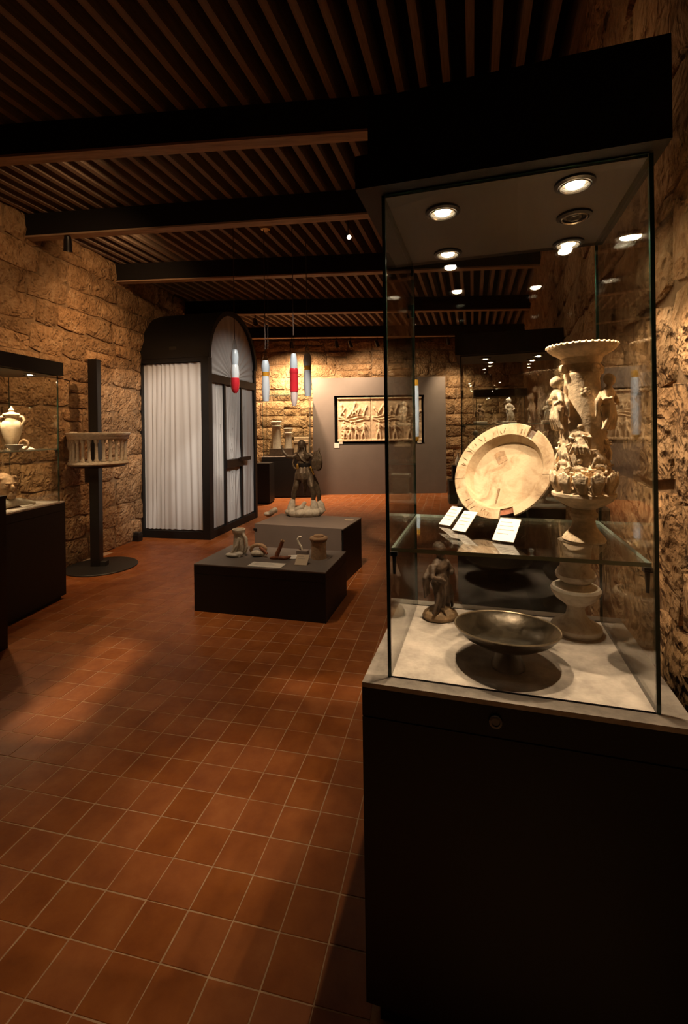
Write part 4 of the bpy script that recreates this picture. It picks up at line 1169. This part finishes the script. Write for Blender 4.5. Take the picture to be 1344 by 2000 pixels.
g.ell((0, -.085, .125), (.026, .016, .009)); 
for sg in (-1, 1): g.ell((sg * .036, -.082, .19), (.018, .01, .009)); g.ell((sg * .08, .0, .165), (.012, .022, .03)); g.tube([(sg * .015, -.09, .205), (sg * .05, -.08, .212)], [.007, .006], 6)
for k in range(9):
    a = pi * k / 8; g.ell((.085 * cos(a), .02 - .05 * sin(a), .245), (.022, .022, .022))
link('carving', organic(g, .005, 'ochre_clay', 1, 'carving'), head)
fp2 = in_wall_case(34, 982, .17, LDECK)
g = B(); g.tube([(-.16, .0, .03), (-.05, .02, .05), (.06, 0, .035), (.16, -.02, .015)], [.03, .045, .035, .012], 10); g.ell((-.05, .03, .03), (.07, .05, .03))
tag(link('stone_fragment', organic(g, .005, 'pale_stone', 1, 'stone_fragment'), None, fp2, (0, 0, 1.35)), 'long broken stone fragment lying beside the carved head', 'stone')
cp = aty(55, 979, 4.1)
o = thing('label_card', 'white caption card leaning on the floor of the wall case', 'label card', (cp.x, 4.1, LDECK), LRZ)
B().box(-.06, .06, 0, .09, -.001, .001).build('sheet', 'paper', o, loc=(0, 0, .002), rot=(.4, 0, 0)); B().box(-.06, .06, 0, .001, 0, .035).build('stand', 'acrylic', o, loc=(0, .083, 0))

# ================================================================== IN THE CASE BEHIND
fm = [figure_mesh(40 + k, .26, 'figure', m_, .005, bool(k % 2)) for k, m_ in enumerate(('pale_stone', 'ochre_clay', 'white_marble'))]
def in_case(case, x, y, z):
    M = Matrix.Translation(case.location) @ case.rotation_euler.to_matrix().to_4x4()
    return M @ Vector((x, y, z))
def statuette(case, x, y, z, me, rz, label, sc=1.0, mat='pale_stone'):
    o = thing('statuette', label, 'statuette', in_case(case, x, y, z), rz)
    B().cbox(-.05, .05, -.04, .04, 0, .025, .004).build('base', mat, o)
    link('figure', me, o, (0, 0, .022), None, (sc, sc, sc)); return o
statuette(rear_case, .16, .30, 1.24, fm[0], .2, 'pale winged statuette on the lower shelf behind the ceramic dish')
statuette(rear_case, .74, .30, 1.24, fm[1], -.5, 'ochre draped statuette on the lower shelf of the crowded case', .95)
statuette(rear_case, .45, .34, 1.58, fm[2], .4, 'marbled statuette alone at the middle of the top shelf', .8)
statuette(rear_case, .20, .26, 1.58, fm[1], .1, 'small ochre statuette at the end of the top shelf', .62)
statuette(rear_case, .76, .26, 1.58, fm[0], -.3, 'small pale statuette at the wall end of the top shelf', .66)
def urn(case, x, y, z, s, label, mat):
    o = thing('urn', label, 'urn', in_case(case, x, y, z), 0)
    B().lathe([(0, 0), (.05 * s, 0), (.035 * s, .03 * s), (.09 * s, .12 * s), (.10 * s, .18 * s), (.05 * s, .25 * s), (.065 * s, .29 * s), (.05 * s, .29 * s), (.03 * s, .25 * s), (0, .24 * s)], 24).build('body', mat, o, 40)
    for sg in (-1, 1): B().tube([(sg * .05 * s, 0, .27 * s), (sg * .11 * s, 0, .26 * s), (sg * .10 * s, 0, .18 * s)], .010 * s, 6).build('handle', mat, o, 40)
urn(rear_case, .46, .30, 1.24, .8, 'two handled urn on the lower shelf of the crowded case', 'ochre_clay')
urn(rear_case, .22, .30, .897, .9, 'tan urn on the floor of the crowded case behind the cards', 'vase_clay')
urn(rear_case, .70, .30, .897, 1.0, 'marbled urn on the floor of the crowded case', 'white_marble')
o = thing('marble_block', 'pale moulded marble block on the floor between two urns', 'stone', in_case(rear_case, .47, .24, .897), yawrot(16))
B().cbox(-.09, .09, -.07, .07, 0, .05, .006).cbox(-.07, .07, -.05, .05, .05, .20, .006).cbox(-.085, .085, -.065, .065, .20, .235, .006).build('body', 'white_marble', o)
# far case: a pair of pieces
statuette(far_case, .3, .3, .9, fm[0], 0, 'pale statuette on the floor of the distant case')
statuette(far_case, .68, .3, .9, fm[2], .3, 'marbled statuette on the floor of the distant case', 1.1)
urn(far_case, .5, .3, 1.45, .8, 'urn on the shelf of the distant case', 'vase_clay')
# corner case: two little columns on dark bases
def column(x, y, h, r_, label):
    o = thing('carved_shaft', label, 'column', in_case(corner_case, x, y, .95), 0)
    B().cbox(-r_ * 1.3, r_ * 1.3, -r_ * 1.3, r_ * 1.3, 0, .18, .006).build('base', 'fragment_dark', o)
    B().lathe([(0, .18), (r_ * 1.05, .18), (r_, .22), (r_ * .92, h - .16), (r_ * 1.2, h - .12), (r_ * .9, h - .10), (r_ * 1.25, h - .02), (r_ * .8, h), (0, h)], 20, wob=lambda a, z: 1 + .05 * sin(8 * a)).build('shaft', 'pale_stone', o, 40)
column(.30, .26, .82, .11, 'taller white carved column fragment inside the corner case')
column(.58, .30, .66, .09, 'shorter white carved column fragment inside the corner case')
mb = thing('moulded_block', 'long moulded stone block beside the columns in the corner case', 'stone', in_case(corner_case, .90, .28, .95), yawrot(2))
B().cbox(-.18, .18, -.12, .12, 0, .30, .02).build('block', 'relief_stone', mb)
B().cbox(-.175, .175, -.13, .10, .30, .36, .01).build('cornice', 'relief_stone', mb)
B().cbox(-.175, .175, -.11, .10, .36, .44, .01).build('upper_course', 'relief_stone', mb)

# ================================================================== HANGING GLASS PENDANTS
def pendant(px, ytop, ybot, depth, kind, label, mount=False, double=False):
    t_ = aty(px, ytop, depth); b_ = aty(px, ybot, depth)
    Lg = t_.z - b_.z
    o = thing('glass_pendant', label, 'pendant', (t_.x, depth, b_.z), 0)
    rr_ = .046 * depth / 5.1
    B().tube([(0, 0, Lg), (0, 0, BEAM_TOP + .02 - b_.z)], .0045, 6).build('cord', 'cord', o)
    if double: B().tube([(.03, 0, Lg), (.05, .0, BEAM_TOP + .02 - b_.z)], .0035, 6).build('cord', 'cord', o)
    if mount: B().lathe([(0, 0), (.05, 0), (.06, .03), (.08, .05), (.08, .07), (0, .07)], 16).build('ceiling_mount', 'brass', o, 40, (0.02, 0, BEAM_TOP - .07 - b_.z))
    def seg(name, z0, z1, r0, rm, r1, mat):
        a, b2 = Lg * z0, Lg * z1
        B().lathe([(0, a), (r0, a), (r0 * .6 + rm * .4 + .002, a + (b2 - a) * .2), (rm, a + (b2 - a) * .5), (rm * .45 + r1 * .55 + .001, a + (b2 - a) * .82), (r1, b2), (0, b2)], 20).build(name, mat, o, 50)
    if kind == 'red_tip':
        seg('red_tip', .0, .13, rr_ * .35, rr_ * .85, rr_ * .95, 'red_glass'); seg('red_band', .13, .28, rr_ * .97, rr_ * 1.02, rr_ * .95, 'red_glass')
        seg('white_body', .28, .52, rr_ * .93, rr_ * 1.0, rr_ * .72, 'white_glass'); seg('upper_body', .52, .80, rr_ * .72, rr_ * .95, rr_ * .60, 'blue_glass'); seg('neck', .80, 1.0, rr_ * .60, rr_ * .48, rr_ * .12, 'clear_glass')
    elif kind == 'amber':
        seg('white_body', .0, .48, rr_ * .72, rr_ * .95, rr_ * .80, 'white_glass'); seg('amber_band', .48, .56, rr_ * .80, rr_ * .78, rr_ * .84, 'amber_glass')
        seg('upper_body', .56, .78, rr_ * .84, rr_ * 1.0, rr_ * .66, 'blue_glass'); seg('neck', .78, 1.0, rr_ * .66, rr_ * .40, rr_ * .1, 'clear_glass')
    elif kind == 'red':
        seg('tail', .0, .2, rr_ * .45, rr_ * .78, rr_ * .85, 'pink_glass'); seg('red_body', .2, .46, rr_ * .95, rr_ * 1.0, rr_ * .96, 'red_glass'); seg('red_collar', .46, .53, rr_ * 1.02, rr_ * 1.04, rr_ * .96, 'red_glass')
        seg('upper_body', .53, .74, rr_ * .84, rr_ * .86, rr_ * .55, 'blue_glass'); seg('neck', .74, 1.0, rr_ * .55, rr_ * .40, rr_ * .12, 'clear_glass')
    elif kind == 'tall':
        seg('tip', .0, .06, rr_ * .4, rr_ * .6, rr_ * .65, 'amber_glass'); seg('white_body', .06, .72, rr_ * .65, rr_ * .8, rr_ * .7, 'white_glass'); seg('amber_band', .72, .80, rr_ * .7, rr_ * .7, rr_ * .65, 'amber_glass'); seg('neck', .80, 1.0, rr_ * .65, rr_ * .45, rr_ * .12, 'clear_glass')
    return o
pendant(458, 662, 768, 5.0, 'red_tip', 'glass pendant with white body and red tip')
pendant(518, 682, 784, 5.15, 'amber', 'white glass pendant with amber band hanging from a brass ceiling mount', mount=True, double=True)
pendant(573, 655, 793, 5.05, 'red', 'glass pendant with wide red middle section')
pendant(600, 668, 774, 5.6, 'amber', 'thin white glass pendant with amber band beside the red one')
pendant(811, 712, 862, 5.2, 'tall', 'long white glass pendant with amber tip added for a reflection in the big case')  # extra pendant stands in for a white reflection in the case pane

# ================================================================== SPOTLIGHTS
def spotlight(loc, target, watts, angle, blend, col, label, lit='bulb', rod=None, radius=.03, cat='spotlight', group=None):
    loc = Vector(loc); d = (Vector(target) - loc).normalized()
    o = thing('spotlight', label, cat, loc, 0, group)
    q = d.to_track_quat('Z', 'Y').to_euler()
    bd = B().lathe([(0, -.10), (.030, -.10), (.038, -.06), (.040, .03), (.044, .05), (.038, .05), (.034, .03), (0, .028)], 20).build('housing', 'black_metal', o, 40, None, q)
    B().lathe([(0, .030), (.030, .030), (.026, .036), (0, .037)], 16).build('lamp_face', lit if watts else 'bulb_off', bd, 40)
    top = rod if rod is not None else BEAM_BOT
    if top > loc.z + .01: B().tube([(0, 0, 0), (0, 0, top - loc.z)], .009, 8).build('bracket', 'black_metal', o)
    if watts: spot_light(o, d * .07, d, watts, angle, blend, col, radius)
    return o
def by(k, x): return beams[k][0] + beams[k][1] * x + BW / 2        # depth of a beam's middle at x
def beam_spot(k, x, target, watts, angle, blend, col, label, drop=.13, **kw):
    return spotlight((x, by(k, x), BEAM_BOT - drop), target, watts, angle, blend, col, label, **kw)
def behind_beam(k, x, target, watts, angle, blend, col, label, **kw):
    # unseen spotlights put in for their light, tucked behind a beam's far cheek
    return spotlight((x, by(k, x) + .15, BEAM_TOP - .085), target, watts, angle, blend, col, label, lit='bulb_dim', rod=BEAM_TOP, **kw)
p = aty(680, 462, by(2, .12) + .55)
hang = spotlight((p.x, p.y, p.z), (p.x + .5, p.y - 1.0, p.z - .75), 18, 60, .8, WARM, 'lit spotlight hanging from the joists beyond the second beam', rod=p.z + (BEAM_TOP - p.z) / .62)
hang.scale = (.62, .62, .62)
# back of the room
yb5 = by(5, 0)
for k, (px, tx, w_) in enumerate(((570, -1.0, 900), (658, .2, 0), (685, 1.0, 250), (737, 1.7, 0))):
    x = aty(px, 675, yb5).x
    beam_spot(5, x, (tx, BACK_Y, 1.2), w_, 140, 1.0, WARM, ['black spotlight over the corner case by the back wall', 'unlit black spotlight first of the pair over the relief', 'black spotlight with bright rim over the relief', 'unlit black spotlight on the rearmost beam close to the big case'][k], drop=.16, lit='bulb_dim', radius=.08)
beam_spot(5, 2.35, (2.9, BACK_Y, 1.6), 230, 80, .9, WARM, 'black spotlight on the rearmost beam above the distant case', lit='bulb_dim', radius=.05)
behind_beam(4, .6, (.8, 10.6, 0), 110, 90, .9, WARM, 'unseen black spotlight behind the fourth beam lighting the tiles before the grey panel', radius=.05)
# beam four: by the booth
x = aty(425, 590, by(4, -2)).x
beam_spot(4, x, (-2.9, 5.6, 1.0), 60, 70, .9, AMBER, 'black spotlight on the fourth beam beside the booth roof', lit='bulb_dim', radius=.05)
beam_spot(4, aty(498, 590, by(4, -1.5)).x, (-.4, 5.2, .5), 0, 50, .8, WARM, 'small unlit spotlight on the fourth beam behind the pendants', lit='bulb_dim')
# fitting on the second beam by the wall
beam_spot(2, -2.85, (-3.3, 5.6, 1.2), 0, 80, .9, AMBER, 'small black fitting under the second beam by the stone wall', drop=.10)
# tucked behind beams two and three
behind_beam(1, -1.35, (-2.6, 6.8, 1.45), 430, 34, .7, SOFT, 'unseen black spotlight behind the first beam aimed at the booth curtain', radius=.05)
behind_beam(2, -1.6, (-3.3, 5.9, 1.0), 140, 95, .9, AMBER, 'unseen black spotlight behind the second beam washing the stone wall', radius=.05)
behind_beam(2, -2.2, (-3.2, 6.6, 2.9), 34, 110, 1.0, AMBER, 'unseen black spotlight behind the second beam high on the stone wall', radius=.06)
behind_beam(3, .5, (-1.6, 7.5, 1.6), 150, 60, .9, SOFT, 'unseen black spotlight behind the third beam aimed at the booth gable', radius=.05)
behind_beam(1, -.4, (-.5, 4.9, .95), 300, 34, .7, WARM, 'unseen black spotlight behind the first beam aimed at the bronze statue')
behind_beam(1, -.9, (-.72, 4.2, .4), 110, 40, .8, WARM, 'unseen black spotlight behind the first beam aimed at the low plinth')
behind_beam(1, .1, (-.75, 5.1, 2.25), 300, 25, .4, SOFT, 'added unseen black spotlight behind the first beam aimed at the glass pendants')  # added lamp, only to brighten the pendants
behind_beam(1, -1.7, (-3.5, 4.9, 2.3), 42, 110, 1.0, AMBER, 'unseen black spotlight behind the first beam washing the stone wall', radius=.06)
behind_beam(1, .75, aty(811, 790, 5.2), 330, 13, .5, SOFT, 'added unseen black spotlight behind the first beam aimed at the long white pendant')  # added lamp, only to whiten the long pendant
# over the visitor
beam_spot(0, .1, (1.35, 2.3, 1.8), 16, 90, 1.0, AMBER, 'black spotlight above the visitor aimed at the stone wall by the big case', lit='bulb_dim', radius=.06)
def on_floor(px, py): return onz(px, py, 0.0)
beam_spot(0, -.9, on_floor(450, 1560), 85, 19, .9, WARM, 'black spotlight above the visitor lighting the middle tiles', lit='bulb_dim', radius=.04)
beam_spot(0, -.3, on_floor(330, 1750), 2, 70, 1.0, WARM, 'black spotlight above the visitor lighting the front tiles', lit='bulb_dim', radius=.05)
def framing_spot(loc, corners, watts, label, rod, col=WARM):
    # an added unseen spotlight; its shutters shape a four-sided patch of light
    loc = Vector(loc); mid = sum((Vector(c) for c in corners), Vector()) / 4
    o = spotlight(loc, mid, 0, 0, 0, col, label, rod=rod)
    d = (mid - loc).normalized(); lamp = d * .075
    inner = []
    for c in corners:
        v = (Vector(c) - loc - lamp); inner.append(lamp + v * (.11 / v.dot(d)))
    cen = lamp + d * .11
    outer = [cen + (p_ - cen).normalized() * .10 for p_ in inner]
    bb = B(); n4 = [(k + 1) % 4 for k in range(4)]
    vs = inner + outer + [p_ + d * .003 for p_ in inner] + [p_ + d * .003 for p_ in outer]
    fs = [(k, n4[k], 4 + n4[k], 4 + k) for k in range(4)] + [(8 + k, 12 + k, 12 + n4[k], 8 + n4[k]) for k in range(4)]
    fs += [(k, 8 + k, 8 + n4[k], n4[k]) for k in range(4)] + [(4 + k, 4 + n4[k], 12 + n4[k], 12 + k) for k in range(4)]
    bb.add(vs, fs); bb.build('added_shutter', 'black_metal', o)
    spot_light(o, lamp, d, watts, 19, .1, col, .0035)
    return o
x1 = -1.15
framing_spot((x1, by(0, x1) - .35, BEAM_BOT + .05), [on_floor(8, 1428), on_floor(122, 1446), on_floor(292, 1262), on_floor(215, 1238)], 360,
             'added unseen black framing spotlight above the visitor cutting a slanted patch on the tiles', CEIL)
x1 = -.5
framing_spot((x1, by(0, x1) - .35, BEAM_BOT + .05), [on_floor(528, 1322), on_floor(735, 1338), on_floor(735, 1366), on_floor(523, 1346)], 260,
             'added unseen black framing spotlight above the visitor cutting a thin band before the plinth', CEIL)
for o in bpy.data.objects:
    g = {'pendant': 'hanging glass pendants', 'label card': 'caption cards', 'spotlight': 'ceiling spotlights', 'display case': 'glass display cases', 'statuette': 'small statuettes', 'urn': 'two handled urns',
         'pottery': 'pottery finds on the low plinth', 'plinth': 'plinths in the middle of the hall', 'pedestal': 'dark pedestals'}.get(o.get('category'))
    if o.parent is None and g: o['group'] = g
print('OBJECTS', len(bpy.data.objects))
